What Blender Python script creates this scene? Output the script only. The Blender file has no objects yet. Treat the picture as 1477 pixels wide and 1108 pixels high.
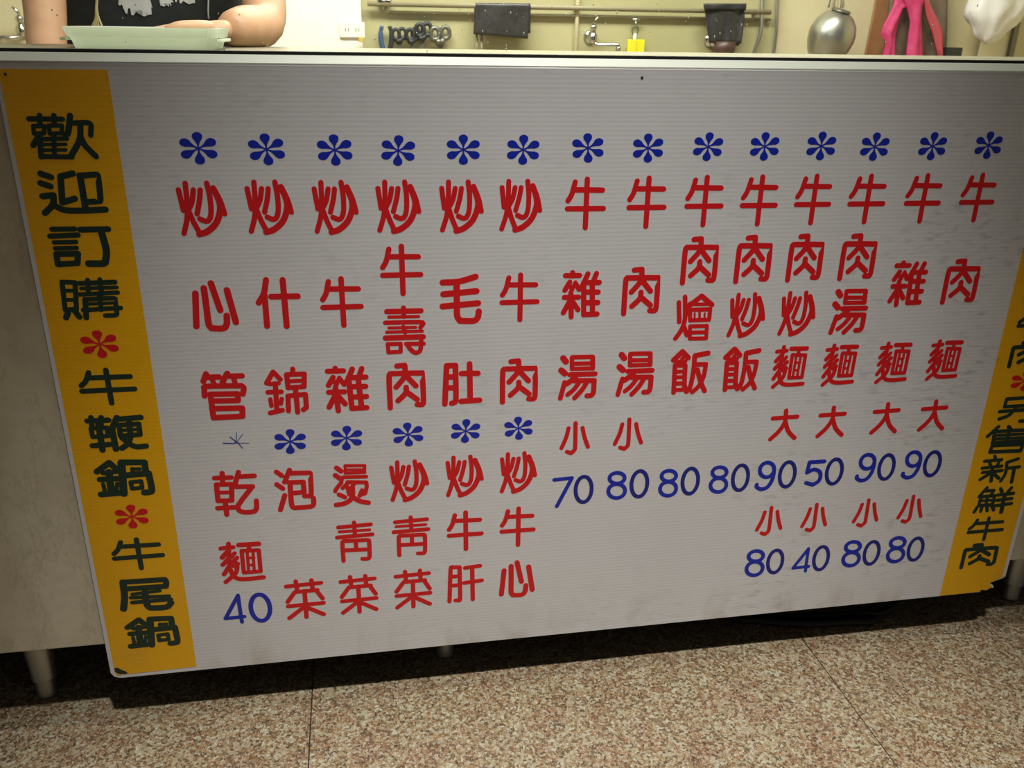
import bpy, bmesh, math, random
from mathutils import Vector, Matrix, noise as noise3
from mathutils.bvhtree import BVHTree
C = bpy.context; COL = C.scene.collection

# ------------------------------------------------------------------ camera
FPX = 1268.2                                     # focal length in pixels of the 1477 px wide frame
RM = ((0.9851240510549513, -0.17105470659429695, 0.016458778357483134),
      (-0.04932434803358344, -0.3732058310255137, -0.9264364610590505),
      (0.1646138290792839, 0.9118430210515924, -0.37609120201802326))
CAM = Vector((0, -1.067, .939))
cam = bpy.data.objects.new('camera', bpy.data.cameras.new('camera')); COL.objects.link(cam)
cam.data.sensor_width = 36; cam.data.lens = FPX/1477*36; cam.data.clip_start = .02
cam.matrix_world = Matrix(((RM[0][0], -RM[1][0], -RM[2][0], CAM.x), (RM[0][1], -RM[1][1], -RM[2][1], CAM.y), (RM[0][2], -RM[1][2], -RM[2][2], CAM.z), (0, 0, 0, 1)))
cam.data.dof.use_dof = True; cam.data.dof.focus_distance = 1.22; cam.data.dof.aperture_fstop = 14
C.scene.camera = cam

# ------------------------------------------------------------------ light
sc = C.scene
sc.view_settings.view_transform = 'Standard'; sc.view_settings.look = 'None'
sc.view_settings.gamma = 1; sc.view_settings.use_curve_mapping = False
sc.view_settings.exposure = -0.1
w = bpy.data.worlds.new('world'); sc.world = w; w.use_nodes = True
w.node_tree.nodes['Background'].inputs[0].default_value = (.95, .95, 1, 1)
w.node_tree.nodes['Background'].inputs[1].default_value = .06
def lamp(kind, name, loc, energy, col, aim=None, **kw):
    d = bpy.data.lights.new(name, kind); d.energy = energy; d.color = col
    for k, v in kw.items(): setattr(d, k, v)
    o = bpy.data.objects.new(name, d); o.location = loc; COL.objects.link(o)
    t = Vector(aim or (loc[0], loc[1], 0))-Vector(loc); o.rotation_euler = t.to_track_quat('-Z', 'Y').to_euler()
    return o
lamp('SPOT', 'shop_downlight', (.27, -1.30, 3.50), 590, (1, .985, .965), (.27, -.40, 0), spot_size=math.radians(34), spot_blend=1, shadow_soft_size=.06)
lamp('AREA', 'rail_fill_light', (.4, -.16, 3.2), 18, (1, .99, .95), shape='RECTANGLE', size=1.8, size_y=.06)  # added fill lamp overhead, brightens the top rail and board edge
lamp('AREA', 'kitchen_light', (.8, 2.3, 2.72), 150, (1, .99, .90), shape='RECTANGLE', size=2.8, size_y=.5)
lamp('AREA', 'pier_light', (-.4, 2.7, 2.4), 18, (1, .99, .92), (-.3, 3.4, .9), shape='RECTANGLE', size=.6, size_y=.3)
lamp('AREA', 'tray_fill_light', (.22, .12, 1.62), 12, (1, .98, .94), (.10, .5, .9), shape='RECTANGLE', size=.7, size_y=.05)  # added fill lamp above the worktop, brightens the tray and forearm

# ------------------------------------------------------------------ lettering data
# strokes in tenths of a millimetre: (stroke width, centre line points)
GLYPHS = {
 '炒': [(60,[(-240,219),(-211,-15)]),(60,[(-157,292),(-160,118),(-169,-16),(-190,-134),(-238,-279)]),(60,[(-77,217),(-107,84),(-161,-16)]),(61,[(-153,-33),(-115,-153),(-68,-265)]),(60,[(-2,216),(-22,99),(-66,-55)]),(61,[(79,290),(96,131),(91,-37),(63,-122),(20,-142),(-41,-115)]),(61,[(144,239),(204,96),(240,-60)]),(72,[(144,231),(196,79),(189,-39),(130,-171),(25,-262),(-68,-292)])],
 '心': [(69,[(-198,162),(-233,-243)]),(70,[(-94,224),(-90,-11),(-87,-220),(-58,-275),(74,-281),(123,-229),(134,-124)]),(69,[(-7,281),(66,-54)]),(70,[(168,191),(233,-210)])],
 '管': [(65,[(-192,298),(-235,200)]),(65,[(-197,252),(-41,250)]),(57,[(-132,239),(-110,157)]),(65,[(63,293),(-7,181)]),(65,[(44,254),(236,250)]),(58,[(129,235),(144,163)]),(65,[(-242,5),(-235,119),(-198,133),(218,119),(242,87),(224,6)]),(66,[(-173,24),(162,13),(157,-79),(-171,-69)]),(66,[(-170,21),(-166,-297)]),(67,[(-171,-172),(198,-185),(191,-298),(-166,-297)]),(57,[(6,181),(4,140)])],
 '錦': [(58,[(-141,273),(-231,124)]),(58,[(-139,272),(-63,167)]),(51,[(-201,110),(-86,115)]),(59,[(-223,-2),(-66,-4)]),(59,[(-127,113),(-138,-271)]),(51,[(-204,-100),(-198,-194)]),(51,[(-66,-102),(-83,-170)]),(59,[(-220,-292),(-71,-261)]),(58,[(97,301),(94,255)]),(59,[(18,228),(231,227),(218,53),(22,47),(18,228)]),(47,[(29,135),(217,136)]),(60,[(111,38),(114,-301)]),(59,[(3,-276),(13,-65),(226,-56),(226,-240),(186,-270)])],
 '雜': [(63,[(-132,297),(-126,254)]),(63,[(-225,260),(-35,257)]),(63,[(-164,173),(-225,66)]),(50,[(-163,131),(-126,68)]),(50,[(-88,167),(-131,63)]),(58,[(-83,147),(-34,69)]),(64,[(-227,-30),(-37,-33)]),(64,[(-143,34),(-125,-297)]),(64,[(-154,-81),(-234,-238)]),(64,[(-115,-92),(-37,-203)]),(63,[(74,276),(9,125),(-23,88)]),(65,[(23,163),(44,-274)]),(63,[(189,277),(151,169)]),(63,[(27,159),(234,157)]),(64,[(33,34),(225,28)]),(64,[(40,-112),(229,-114)]),(65,[(44,-272),(226,-271)]),(65,[(138,160),(164,-269)])],
 '肉': [(65,[(-113,282),(-13,288),(-6,184)]),(66,[(-219,-288),(-219,137),(-192,182),(174,173),(210,139),(219,-225),(185,-266),(136,-261)]),(65,[(-6,184),(-38,105),(-134,-6)]),(66,[(5,138),(62,72),(125,-1)]),(66,[(-3,-13),(-12,-94),(-114,-195)]),(67,[(10,-84),(138,-190)])],
 '牛': [(59,[(-144,263),(-180,119),(-225,39)]),(60,[(-147,171),(205,162)]),(60,[(-228,-58),(228,-61)]),(61,[(6,294),(9,-294)])],
 '毛': [(71,[(-226,226),(-27,232),(189,289)]),(72,[(-219,74),(200,102)]),(72,[(-230,-84),(221,-57)]),(73,[(-52,212),(-50,-65),(-46,-216),(-9,-282),(158,-289),(215,-248),(230,-165)])],
 '壽': [(63,[(-212,261),(216,256)]),(59,[(-2,303),(-3,189)]),(38,[(-190,188),(185,182)]),(53,[(-238,115),(206,106),(236,72),(205,36)]),(36,[(-195,44),(147,39)]),(55,[(-11,49),(11,-21)]),(38,[(-224,-11),(228,-15)]),(66,[(-241,-89),(237,-92)]),(49,[(-217,-171),(-53,-174),(-56,-282),(-211,-284),(-217,-171)]),(51,[(17,-179),(241,-185)]),(54,[(211,-135),(198,-267),(155,-303),(114,-296),(67,-250),(39,-198)])],
 '肚': [(70,[(-235,-277),(-205,263),(-88,264),(-85,-204),(-109,-261),(-142,-271)]),(69,[(-206,108),(-89,102)]),(69,[(-208,-46),(-90,-52)]),(70,[(100,277),(108,-238)]),(69,[(-7,146),(212,139)]),(70,[(-14,-250),(235,-246)])],
 '什': [(66,[(-126,298),(-167,130),(-239,15)]),(67,[(-160,111),(-164,-288)]),(67,[(-82,86),(239,82)]),(68,[(73,292),(75,-298)])],
 '湯': [(76,[(-215,287),(-174,234)]),(77,[(-234,115),(-181,65)]),(62,[(-180,-60),(-231,-288)]),(57,[(-92,293),(189,286)]),(53,[(-88,201),(194,193)]),(53,[(-85,128),(198,123)]),(57,[(-95,287),(-88,129)]),(61,[(190,278),(198,123)]),(65,[(-111,47),(234,42)]),(69,[(-30,16),(-97,-43),(-151,-82)]),(66,[(-57,-43),(227,-54),(224,-229),(194,-270),(138,-271)]),(58,[(14,-81),(-52,-172),(-133,-241)]),(62,[(121,-86),(59,-188),(-34,-293)])],
 '燴': [(59,[(-233,219),(-202,-49)]),(59,[(-154,293),(-126,-2),(-162,-163),(-236,-282)]),(59,[(-137,-103),(-77,-238)]),(59,[(-74,197),(-101,58)]),(64,[(77,297),(-73,177)]),(65,[(77,297),(236,170)]),(44,[(-33,186),(206,181)]),(53,[(-66,113),(218,110),(217,-35),(-52,-33),(-66,113)]),(33,[(68,108),(82,-30)]),(26,[(3,64),(9,3)]),(26,[(146,58),(148,-2)]),(50,[(-44,-117),(195,-120),(204,-297),(-31,-291),(-44,-117)]),(49,[(-31,-205),(190,-208)])],
 '飯': [(71,[(-132,296),(-245,184)]),(71,[(-132,296),(-41,206)]),(54,[(-123,199),(-117,136)]),(54,[(-201,157),(-77,155)]),(62,[(-219,110),(-204,-290)]),(61,[(-72,98),(-63,-100),(-56,-218)]),(54,[(-206,103),(-72,96)]),(50,[(-203,14),(-84,12)]),(51,[(-201,-67),(-77,-69)]),(55,[(-193,-159),(-58,-160)]),(51,[(-195,-254),(-70,-254)]),(62,[(-59,-186),(-19,-285)]),(67,[(54,233),(237,262)]),(62,[(50,229),(54,22),(31,-212),(-14,-285)]),(59,[(73,106),(223,103),(209,-71),(156,-208),(66,-296)]),(62,[(107,30),(176,-155),(245,-288)])],
 '麵': [(57,[(-256,233),(-95,240)]),(64,[(-20,266),(238,261)]),(58,[(-150,297),(-171,-14)]),(61,[(-187,165),(-252,91)]),(58,[(-174,65),(-256,-21)]),(51,[(-84,146),(-136,86)]),(54,[(-61,73),(-117,14),(-59,-25)]),(58,[(-169,-43),(-255,-172)]),(55,[(-161,-34),(-72,-71),(-105,-172),(-246,-297)]),(59,[(-168,-105),(-121,-228),(-13,-273),(256,-271)]),(52,[(9,175),(232,163),(227,-171),(6,-170),(9,175)]),(54,[(111,258),(106,166)]),(38,[(79,159),(70,-151)]),(38,[(155,151),(144,-159)]),(34,[(80,56),(160,54)]),(34,[(72,-57),(150,-57)])],
 '大': [(60,[(-189,112),(182,117)]),(61,[(-3,224),(5,53),(-66,-95),(-184,-219)]),(61,[(8,53),(76,-105),(189,-224)])],
 '小': [(54,[(-101,157),(-130,19),(-191,-139)]),(55,[(-5,225),(5,-120),(-7,-184),(-49,-225),(-109,-199)]),(54,[(98,150),(136,2),(191,-143)])],
 '0': [(58,[(120,-8),(113,62),(92,124),(61,171),(22,198),(-20,201),(-59,180),(-91,138),(-112,79),(-120,11),(-113,-59),(-93,-122),(-62,-170),(-22,-197),(20,-201),(59,-180),(91,-137),(113,-77),(120,-8)])],
 '7': [(56,[(-129,209),(129,219),(-77,-219)])],
 '8': [(59,[(106,111),(98,141),(78,169),(48,190),(11,203),(-28,206),(-65,198),(-95,181),(-114,157),(-120,128),(-113,98),(-93,71),(-63,49),(-25,36),(14,33),(51,41),(80,58),(99,82),(106,111)]),(59,[(126,-101),(118,-61),(95,-24),(61,4),(20,20),(-24,24),(-65,13),(-98,-9),(-119,-42),(-126,-81),(-118,-120),(-96,-157),(-62,-185),(-20,-202),(24,-206),(65,-195),(98,-172),(119,-139),(126,-101)])],
 '9': [(62,[(125,89),(116,131),(94,168),(62,196),(24,213),(-17,216),(-54,205),(-84,181),(-103,147),(-108,106),(-100,65),(-78,28),(-46,-1),(-8,-18),(33,-21),(71,-10),(101,15),(119,49),(125,89)]),(63,[(125,89),(126,-1),(107,-101),(50,-191),(-44,-216),(-122,-172),(-126,-136)])],
 '5': [(64,[(130,189),(-114,189),(-130,21),(-25,66),(71,27),(106,-49),(86,-136),(1,-189),(-117,-150)])],
 '4': [(53,[(75,218),(-127,-138),(127,-132)]),(53,[(75,218),(80,-87),(87,-218)])],
 '乾': [(60,[(-249,239),(-38,234)]),(60,[(-146,305),(-153,176)]),(61,[(-235,143),(-43,137),(-64,-101),(-240,-94),(-235,143)]),(50,[(-236,28),(-52,19)]),(61,[(-256,-200),(-27,-206)]),(61,[(-151,-116),(-150,-305)]),(60,[(61,304),(-3,125)]),(60,[(63,239),(256,236)]),(61,[(10,96),(219,84),(69,-97),(5,-194),(15,-256),(75,-287),(192,-289),(239,-245),(249,-130)])],
 '泡': [(61,[(-222,276),(-157,215)]),(61,[(-233,93),(-159,25)]),(62,[(-141,-78),(-216,-291)]),(61,[(-49,291),(-127,118)]),(62,[(-52,244),(207,232),(218,202),(210,-75),(192,-114),(120,-108)]),(62,[(-71,108),(116,103),(118,-49),(-43,-51)]),(63,[(-58,103),(-61,-221),(-23,-276),(189,-271),(232,-226),(233,-147)])],
 '燙': [(62,[(-180,264),(-123,209)]),(62,[(-203,156),(-126,86)]),(41,[(-67,285),(194,270)]),(38,[(-67,227),(187,212)]),(38,[(-70,177),(190,169)]),(38,[(-67,285),(-67,177)]),(41,[(191,268),(186,169)]),(49,[(-100,121),(205,107)]),(52,[(-129,43),(-201,-44),(-216,-80)]),(52,[(-48,43),(202,21),(204,-48),(179,-140),(129,-155)]),(49,[(-32,45),(-117,-41)]),(49,[(56,29),(-30,-76)]),(63,[(15,-52),(1,-191),(-89,-265),(-215,-285)]),(63,[(21,-193),(100,-250),(216,-285)]),(56,[(-171,-131),(-92,-178)]),(53,[(140,-90),(104,-171)]),(52,[(-52,-28),(-33,-142)])],
 '青': [(54,[(-216,237),(226,248)]),(54,[(1,297),(4,93)]),(39,[(-207,167),(208,164)]),(55,[(-241,81),(241,89)]),(55,[(-175,-297),(-174,-14),(-147,17),(177,7),(192,-25),(188,-259),(157,-295),(88,-289)]),(55,[(-168,-130),(182,-143)]),(55,[(9,7),(9,-136)])],
 '菜': [(57,[(-246,226),(232,239)]),(56,[(-111,297),(-102,161)]),(57,[(104,295),(110,170)]),(57,[(-136,125),(174,129)]),(57,[(-150,106),(-244,-24)]),(57,[(165,114),(239,-18)]),(57,[(-243,-96),(246,-90)]),(58,[(-2,131),(-5,-297)]),(57,[(-43,-142),(-241,-292)]),(58,[(28,-150),(237,-278)])],
 '肝': [(57,[(-237,-286),(-215,257),(-189,286),(-87,280),(-82,-241),(-103,-280),(-148,-275)]),(57,[(-207,133),(-88,129)]),(58,[(-209,-18),(-89,-21)]),(57,[(-6,260),(211,275)]),(58,[(-21,9),(237,27)]),(59,[(96,250),(105,-282)])],
 '歡': [(45,[(-309,182),(30,179)]),(45,[(-194,218),(-207,133)]),(45,[(-50,218),(-62,123)]),(37,[(-278,108),(-167,108),(-180,34),(-284,29),(-278,108)]),(37,[(-121,114),(14,113),(0,34),(-124,28),(-121,114)]),(51,[(-227,15),(-313,-91)]),(47,[(-231,-15),(-254,-216)]),(39,[(-235,-31),(41,-22)]),(30,[(-235,-85),(20,-84)]),(30,[(-245,-145),(10,-143)]),(44,[(-253,-210),(62,-218)]),(40,[(-82,24),(-118,-217)]),(51,[(113,216),(66,44),(28,14)]),(45,[(120,139),(284,143),(313,113),(292,13)]),(51,[(205,133),(169,-37),(49,-214)]),(52,[(185,4),(218,-97),(312,-213)])],
 '迎': [(54,[(-292,216),(-191,176)]),(54,[(-309,113),(-214,76)]),(55,[(-314,-31),(-199,-20),(-222,-122),(-320,-216)]),(56,[(-222,-122),(-123,-183),(34,-196),(320,-188)]),(55,[(40,214),(-92,183),(-120,-103),(16,-62)]),(53,[(105,191),(279,200),(295,175),(284,-66),(254,-93),(133,-100)]),(58,[(111,191),(111,-180)])],
 '訂': [(48,[(-287,205),(-43,205)]),(50,[(-320,126),(-19,135)]),(42,[(-288,54),(-52,55)]),(42,[(-290,-16),(-57,-15)]),(55,[(-286,-82),(-52,-83),(-76,-193),(-290,-201),(-286,-82)]),(55,[(16,195),(320,195)]),(64,[(238,190),(263,-51),(233,-188),(199,-205),(46,-201)])],
 '購': [(46,[(-286,216),(-145,205),(-181,-123),(-306,-127),(-286,216)]),(37,[(-290,110),(-157,106)]),(37,[(-298,-3),(-171,-8)]),(55,[(-277,-156),(-313,-224)]),(55,[(-206,-140),(-163,-221)]),(48,[(-102,193),(292,196)]),(46,[(-3,230),(-19,60)]),(46,[(131,233),(126,55)]),(35,[(-91,129),(304,132)]),(42,[(-123,57),(305,68)]),(53,[(-67,-7),(-89,-233)]),(44,[(-67,-7),(238,-1),(264,-30),(260,-199),(229,-215),(127,-215)]),(31,[(-70,-64),(255,-60)]),(44,[(-108,-137),(313,-124)]),(44,[(95,56),(92,-140)])],
 '鞭': [(57,[(-326,181),(-74,178)]),(52,[(-274,229),(-283,101)]),(52,[(-155,222),(-174,95)]),(48,[(-298,77),(-106,77),(-112,-39),(-294,-40),(-298,77)]),(63,[(-199,148),(-207,-229)]),(58,[(-317,-161),(-101,-157)]),(62,[(30,205),(-76,11)]),(63,[(-50,35),(-44,-227)]),(57,[(38,184),(316,193)]),(53,[(41,102),(278,105),(275,-43),(38,-49),(41,102)]),(34,[(38,29),(276,30)]),(58,[(169,176),(159,-57)]),(58,[(159,-57),(112,-158),(29,-219)]),(58,[(55,-81),(184,-203),(326,-207)])],
 '鍋': [(66,[(-150,227),(-317,112)]),(66,[(-150,227),(-56,107)]),(50,[(-247,88),(-82,94)]),(61,[(-298,0),(-63,-3)]),(73,[(-173,95),(-188,-204)]),(42,[(-268,-67),(-264,-157)]),(42,[(-97,-72),(-118,-155)]),(67,[(-316,-214),(-35,-207)]),(78,[(-4,217),(-37,-223)]),(66,[(13,221),(277,204),(277,43)]),(68,[(-4,35),(307,46),(317,-185),(287,-223),(217,-227)]),(39,[(111,116),(209,114)]),(39,[(117,125),(111,40)]),(45,[(70,-66),(200,-59),(201,-155),(75,-159),(70,-66)])],
 '尾': [(65,[(-266,220),(278,210),(292,163),(279,104),(-245,113)]),(75,[(-266,220),(-278,-5),(-319,-193)]),(41,[(-173,24),(192,43)]),(44,[(-198,-28),(302,-51)]),(49,[(-191,-105),(319,-105)]),(71,[(-2,42),(-10,-110),(8,-189),(61,-216),(244,-220),(315,-160)])],
 '另': [(82,[(-206,80),(-202,239),(250,244),(247,78),(-206,80)]),(83,[(-270,-15),(270,-10),(268,-182),(220,-242),(108,-244)]),(83,[(-6,68),(-91,-98),(-247,-172)])],
 '新': [(47,[(-159,260),(-128,195)]),(47,[(-315,177),(-20,182)]),(47,[(-216,134),(-190,90)]),(47,[(-56,138),(-75,87)]),(48,[(-325,48),(10,60)]),(48,[(-304,-37),(37,-26)]),(53,[(-146,40),(-114,-215)]),(48,[(-162,-64),(-314,-168)]),(48,[(-96,-79),(11,-172)]),(48,[(268,178),(83,123),(105,-83),(57,-228)]),(48,[(112,11),(325,22)]),(54,[(240,1),(255,-260)])],
 '鮮': [(48,[(-199,240),(-304,87)]),(48,[(-195,181),(-63,181),(-95,98)]),(49,[(-265,79),(-23,81),(-23,-87),(-273,-82),(-265,79)]),(38,[(-257,3),(-18,0)]),(43,[(-152,70),(-144,-71)]),(49,[(-292,-113),(-325,-198)]),(49,[(-206,-120),(-209,-196)]),(49,[(-117,-117),(-92,-195)]),(49,[(-27,-113),(23,-189)]),(49,[(52,204),(96,136)]),(49,[(248,205),(199,128)]),(49,[(29,88),(313,97)]),(49,[(37,-10),(306,1)]),(49,[(26,-112),(325,-93)]),(60,[(158,77),(175,-240)])],
 '售': [(51,[(-193,242),(-330,74)]),(52,[(-234,164),(-222,-50)]),(52,[(-232,154),(253,148)]),(41,[(-235,83),(237,73)]),(42,[(-228,17),(244,6)]),(52,[(-231,-54),(330,-61)]),(52,[(-6,155),(-6,-49)]),(51,[(-37,232),(21,168)]),(53,[(-218,-106),(272,-119),(257,-242),(-230,-224),(-218,-106)])],
 'scribble': [(16,[(-159,-24),(-27,-40)]),(8,[(-26,-35),(159,-44)]),(15,[(-66,55),(-1,-12)]),(11,[(17,114),(5,-13)]),(8,[(95,89),(22,-3)]),(13,[(20,-26),(73,-114)]),(23,[(-10,-24),(20,-26)])],
}
PLACED = [
 ('*','blue',-172.5,806.2,23.5,18.9),
 ('*','blue',-97.9,804.7,23.2,18.8),
 ('*','blue',-21.3,803.5,23.3,18.7),
 ('*','blue',51.9,802.5,23.0,18.6),
 ('*','blue',128.8,803.1,23.2,18.5),
 ('*','blue',201.2,802.6,23.1,18.6),
 ('*','blue',281.3,804.3,23.0,18.5),
 ('*','blue',357.6,803.8,22.7,18.5),
 ('*','blue',435.4,805.1,22.3,18.4),
 ('*','blue',510.6,805.0,22.6,18.5),
 ('*','blue',587.4,805.2,23.1,18.8),
 ('*','blue',662.0,804.0,23.0,18.8),
 ('*','blue',744.1,804.2,22.8,18.9),
 ('*','blue',825.3,805.1,22.7,18.7),
 ('*','blue',-99.9,433.5,23.5,18.9),
 ('*','blue',-27.5,433.8,23.8,18.7),
 ('*','blue',53.1,433.7,23.5,18.6),
 ('*','blue',130.3,433.9,23.0,18.6),
 ('*','blue',202.7,433.4,22.8,18.4),
 ('*','red',-312.0,577.7,24.1,18.8),
 ('*','red',-308.3,339.0,23.9,18.9),
 ('炒','red',-175.7,737.8,1.002,1.01),
 ('炒','red',-99.7,738.5,0.999,1.001),
 ('炒','red',-24.0,737.1,0.986,1.007),
 ('炒','red',50.4,736.7,0.999,1.008),
 ('炒','red',126.5,735.7,1.006,1.015),
 ('炒','red',199.8,735.6,0.995,1.019),
 ('牛','red',281.8,736.7,1.013,1.021),
 ('牛','red',361.2,736.9,1.012,1.027),
 ('牛','red',437.7,737.3,1.01,1.022),
 ('牛','red',512.3,737.0,1.002,1.023),
 ('牛','red',587.0,737.2,1.004,1.025),
 ('牛','red',663.5,736.7,1.048,1.014),
 ('牛','red',744.9,736.3,1.041,1.023),
 ('牛','red',825.7,736.3,1.024,1.018),
 ('心','red',-175.3,620.3,1.002,1.017),
 ('什','red',-99.4,621.2,0.982,1.0),
 ('牛','red',-23.4,619.8,1.019,1.019),
 ('牛','red',51.4,658.4,1.023,1.016),
 ('壽','red',52.5,579.6,0.996,0.998),
 ('毛','red',124.7,618.3,1.005,1.006),
 ('牛','red',200.6,618.1,1.002,1.01),
 ('肉','red',52.8,503.2,0.994,1.021),
 ('肚','red',125.9,502.8,0.986,1.0),
 ('肉','red',202.1,502.5,1.01,1.007),
 ('管','red',-175.1,503.2,0.996,1.007),
 ('錦','red',-99.0,504.6,1.022,0.993),
 ('雜','red',-22.9,503.2,1.039,0.999),
 ('雜','red',281.9,619.3,0.988,0.998),
 ('肉','red',362.5,621.0,1.008,1.026),
 ('燴','red',439.0,581.8,1.0,1.011),
 ('湯','red',282.6,503.6,1.004,1.009),
 ('湯','red',363.0,504.5,0.998,1.013),
 ('飯','red',440.5,503.6,1.005,1.019),
 ('肉','red',514.3,659.7,0.996,1.025),
 ('肉','red',588.2,659.7,0.991,1.029),
 ('肉','red',664.7,658.9,1.022,1.013),
 ('炒','red',514.6,582.6,0.991,0.999),
 ('炒','red',588.7,582.1,0.983,1.01),
 ('湯','red',665.3,581.8,1.012,1.019),
 ('飯','red',515.2,503.7,0.987,1.024),
 ('麵','red',588.5,504.3,0.891,1.0),
 ('麵','red',664.5,503.4,0.902,0.997),
 ('雜','red',746.9,619.2,1.002,1.008),
 ('肉','red',828.4,619.8,1.052,1.02),
 ('麵','red',747.7,502.8,0.896,0.991),
 ('麵','red',828.4,503.2,0.909,0.977),
 ('大','red',592.5,414.2,1.011,1.0),
 ('大','red',666.4,414.4,1.021,1.002),
 ('大','red',752.0,414.8,1.023,1.012),
 ('大','red',829.7,414.6,1.028,1.01),
 ('小','red',282.8,413.2,0.99,1.013),
 ('小','red',359.5,414.4,1.002,1.007),
 ('小','red',592.0,254.6,1.007,1.019),
 ('小','red',665.4,254.2,1.006,1.008),
 ('小','red',750.9,255.0,1.015,1.003),
 ('小','red',826.1,255.5,1.02,1.011),
 ('乾','red',-174.9,362.8,0.995,1.02),
 ('泡','red',-99.1,362.6,0.985,1.015),
 ('燙','red',-25.1,363.9,0.995,1.026),
 ('炒','red',53.1,364.2,0.996,1.0),
 ('炒','red',128.9,365.7,0.979,1.01),
 ('炒','red',204.0,365.7,0.977,1.01),
 ('麵','red',-177.2,256.5,1.005,1.017),
 ('菜','red',-97.9,187.4,0.999,1.03),
 ('青','red',-24.4,275.2,0.995,1.017),
 ('菜','red',-23.4,187.6,0.986,1.014),
 ('青','red',53.1,276.8,0.994,1.014),
 ('牛','red',129.2,278.2,1.012,1.015),
 ('牛','red',204.6,278.2,1.009,1.021),
 ('菜','red',53.7,188.5,0.985,1.023),
 ('肝','red',129.4,190.1,1.001,1.02),
 ('心','red',205.4,190.0,0.991,1.013),
 ('肉','red',439.7,659.8,0.987,1.009),
 ('7','blue',268.2,329.1,0.99,1.003),
 ('0','navy',298.8,331.3,0.98,1.017),
 ('8','blue',347.9,334.0,0.991,0.993),
 ('0','navy',381.1,333.9,0.988,1.03),
 ('8','blue',425.3,331.6,0.977,0.999),
 ('0','navy',458.1,332.5,0.988,1.024),
 ('8','blue',502.4,331.7,0.979,0.997),
 ('0','navy',535.4,332.2,0.982,1.022),
 ('9','blue',574.8,332.4,0.968,1.016),
 ('0','navy',609.0,332.2,0.988,1.018),
 ('5','blue',652.8,330.8,0.969,1.013),
 ('0','navy',684.4,331.4,1.011,1.019),
 ('9','blue',735.4,334.4,0.984,1.0),
 ('0','navy',769.3,332.8,0.992,1.008),
 ('9','blue',811.6,333.5,0.975,1.003),
 ('0','navy',845.8,332.9,1.04,0.999),
 ('8','blue',578.1,180.7,1.062,1.074),
 ('0','navy',610.8,180.5,0.996,1.009),
 ('4','blue',655.5,178.4,1.039,0.942),
 ('0','navy',687.4,179.1,0.99,1.041),
 ('8','blue',739.4,182.3,1.088,1.067),
 ('0','navy',773.0,180.7,1.017,1.025),
 ('8','blue',816.0,182.5,1.093,1.074),
 ('0','navy',849.3,180.5,1.02,1.009),
 ('4','blue',-195.6,180.5,1.012,1.03),
 ('0','blue',-160.0,179.2,1.07,1.095),
 ('scribble','pen',-167.6,439.3,0.995,1.0),
 ('歡','green',-314.0,819.7,1.004,1.014),
 ('迎','green',-313.8,757.9,1.012,1.011),
 ('訂','green',-313.6,696.9,0.991,1.001),
 ('購','green',-312.9,634.4,0.999,0.986),
 ('牛','green',-310.8,522.3,1.338,0.743),
 ('鞭','green',-309.4,460.0,0.984,0.996),
 ('鍋','green',-309.7,396.0,0.985,1.006),
 ('牛','green',-308.4,281.9,1.332,0.757),
 ('尾','green',-307.4,217.0,0.979,1.033),
 ('鍋','green',-306.9,155.4,0.981,0.968),
 ('肉','green',968.6,157.8,1.332,0.712),
 ('牛','green',966.9,207.7,1.327,0.667),
 ('鮮','green',970.0,260.3,0.976,0.967),
 ('新','green',966.1,314.8,1.004,0.922),
 ('售','green',965.2,367.1,1.089,0.912),
 ('另','green',967.3,415.7,1.037,0.792),
 ('肉','green',966.1,505.7,1.344,0.627),
 ('牛','green',967.3,553.7,1.393,0.573),
 ('*','red',970.8,462.7,28.2,17.4),
]
# ------------------------------------------------------------------ helpers
def principled(name, col, rough=0.5, metal=0.0, spec=0.5, **kw):
    m = bpy.data.materials.new(name); m.use_nodes = True
    b = m.node_tree.nodes['Principled BSDF']
    b.inputs['Base Color'].default_value = (*col, 1)
    b.inputs['Roughness'].default_value = rough
    b.inputs['Metallic'].default_value = metal
    b.inputs['Specular IOR Level'].default_value = spec
    for k, v in kw.items():
        b.inputs[k.replace('_', ' ')].default_value = v
    return m

def srgb(r, g, b):
    f = lambda c: (c/255/12.92) if c/255 <= .04045 else ((c/255+.055)/1.055)**2.4
    return (f(r), f(g), f(b))

def N(m, t, **kw):
    n = m.node_tree.nodes.new(t)
    for k, v in kw.items(): setattr(n, k, v)
    return n
def L(m, a, b): m.node_tree.links.new(a, b)
def bsdf(m): return m.node_tree.nodes['Principled BSDF']

def ramp(m, fac, stops, interp='LINEAR'):
    r = N(m, 'ShaderNodeValToRGB'); r.color_ramp.interpolation = interp
    e = r.color_ramp.elements
    while len(e) < len(stops): e.new(.5)
    for i, (p, c) in enumerate(stops):
        e[i].position = p; e[i].color = (*c, 1) if len(c) == 3 else c
    L(m, fac, r.inputs[0]); return r

def coords(m, scale=(1, 1, 1)):
    g = N(m, 'ShaderNodeNewGeometry'); mp = N(m, 'ShaderNodeMapping')
    mp.inputs['Scale'].default_value = scale
    L(m, g.outputs['Position'], mp.inputs[0]); return mp.outputs[0]

def noise(m, vec, scale, detail=3, rough=.5):
    n = N(m, 'ShaderNodeTexNoise'); n.inputs['Scale'].default_value = scale
    n.inputs['Detail'].default_value = detail; n.inputs['Roughness'].default_value = rough
    L(m, vec, n.inputs['Vector']); return n.outputs['Fac']

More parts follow.
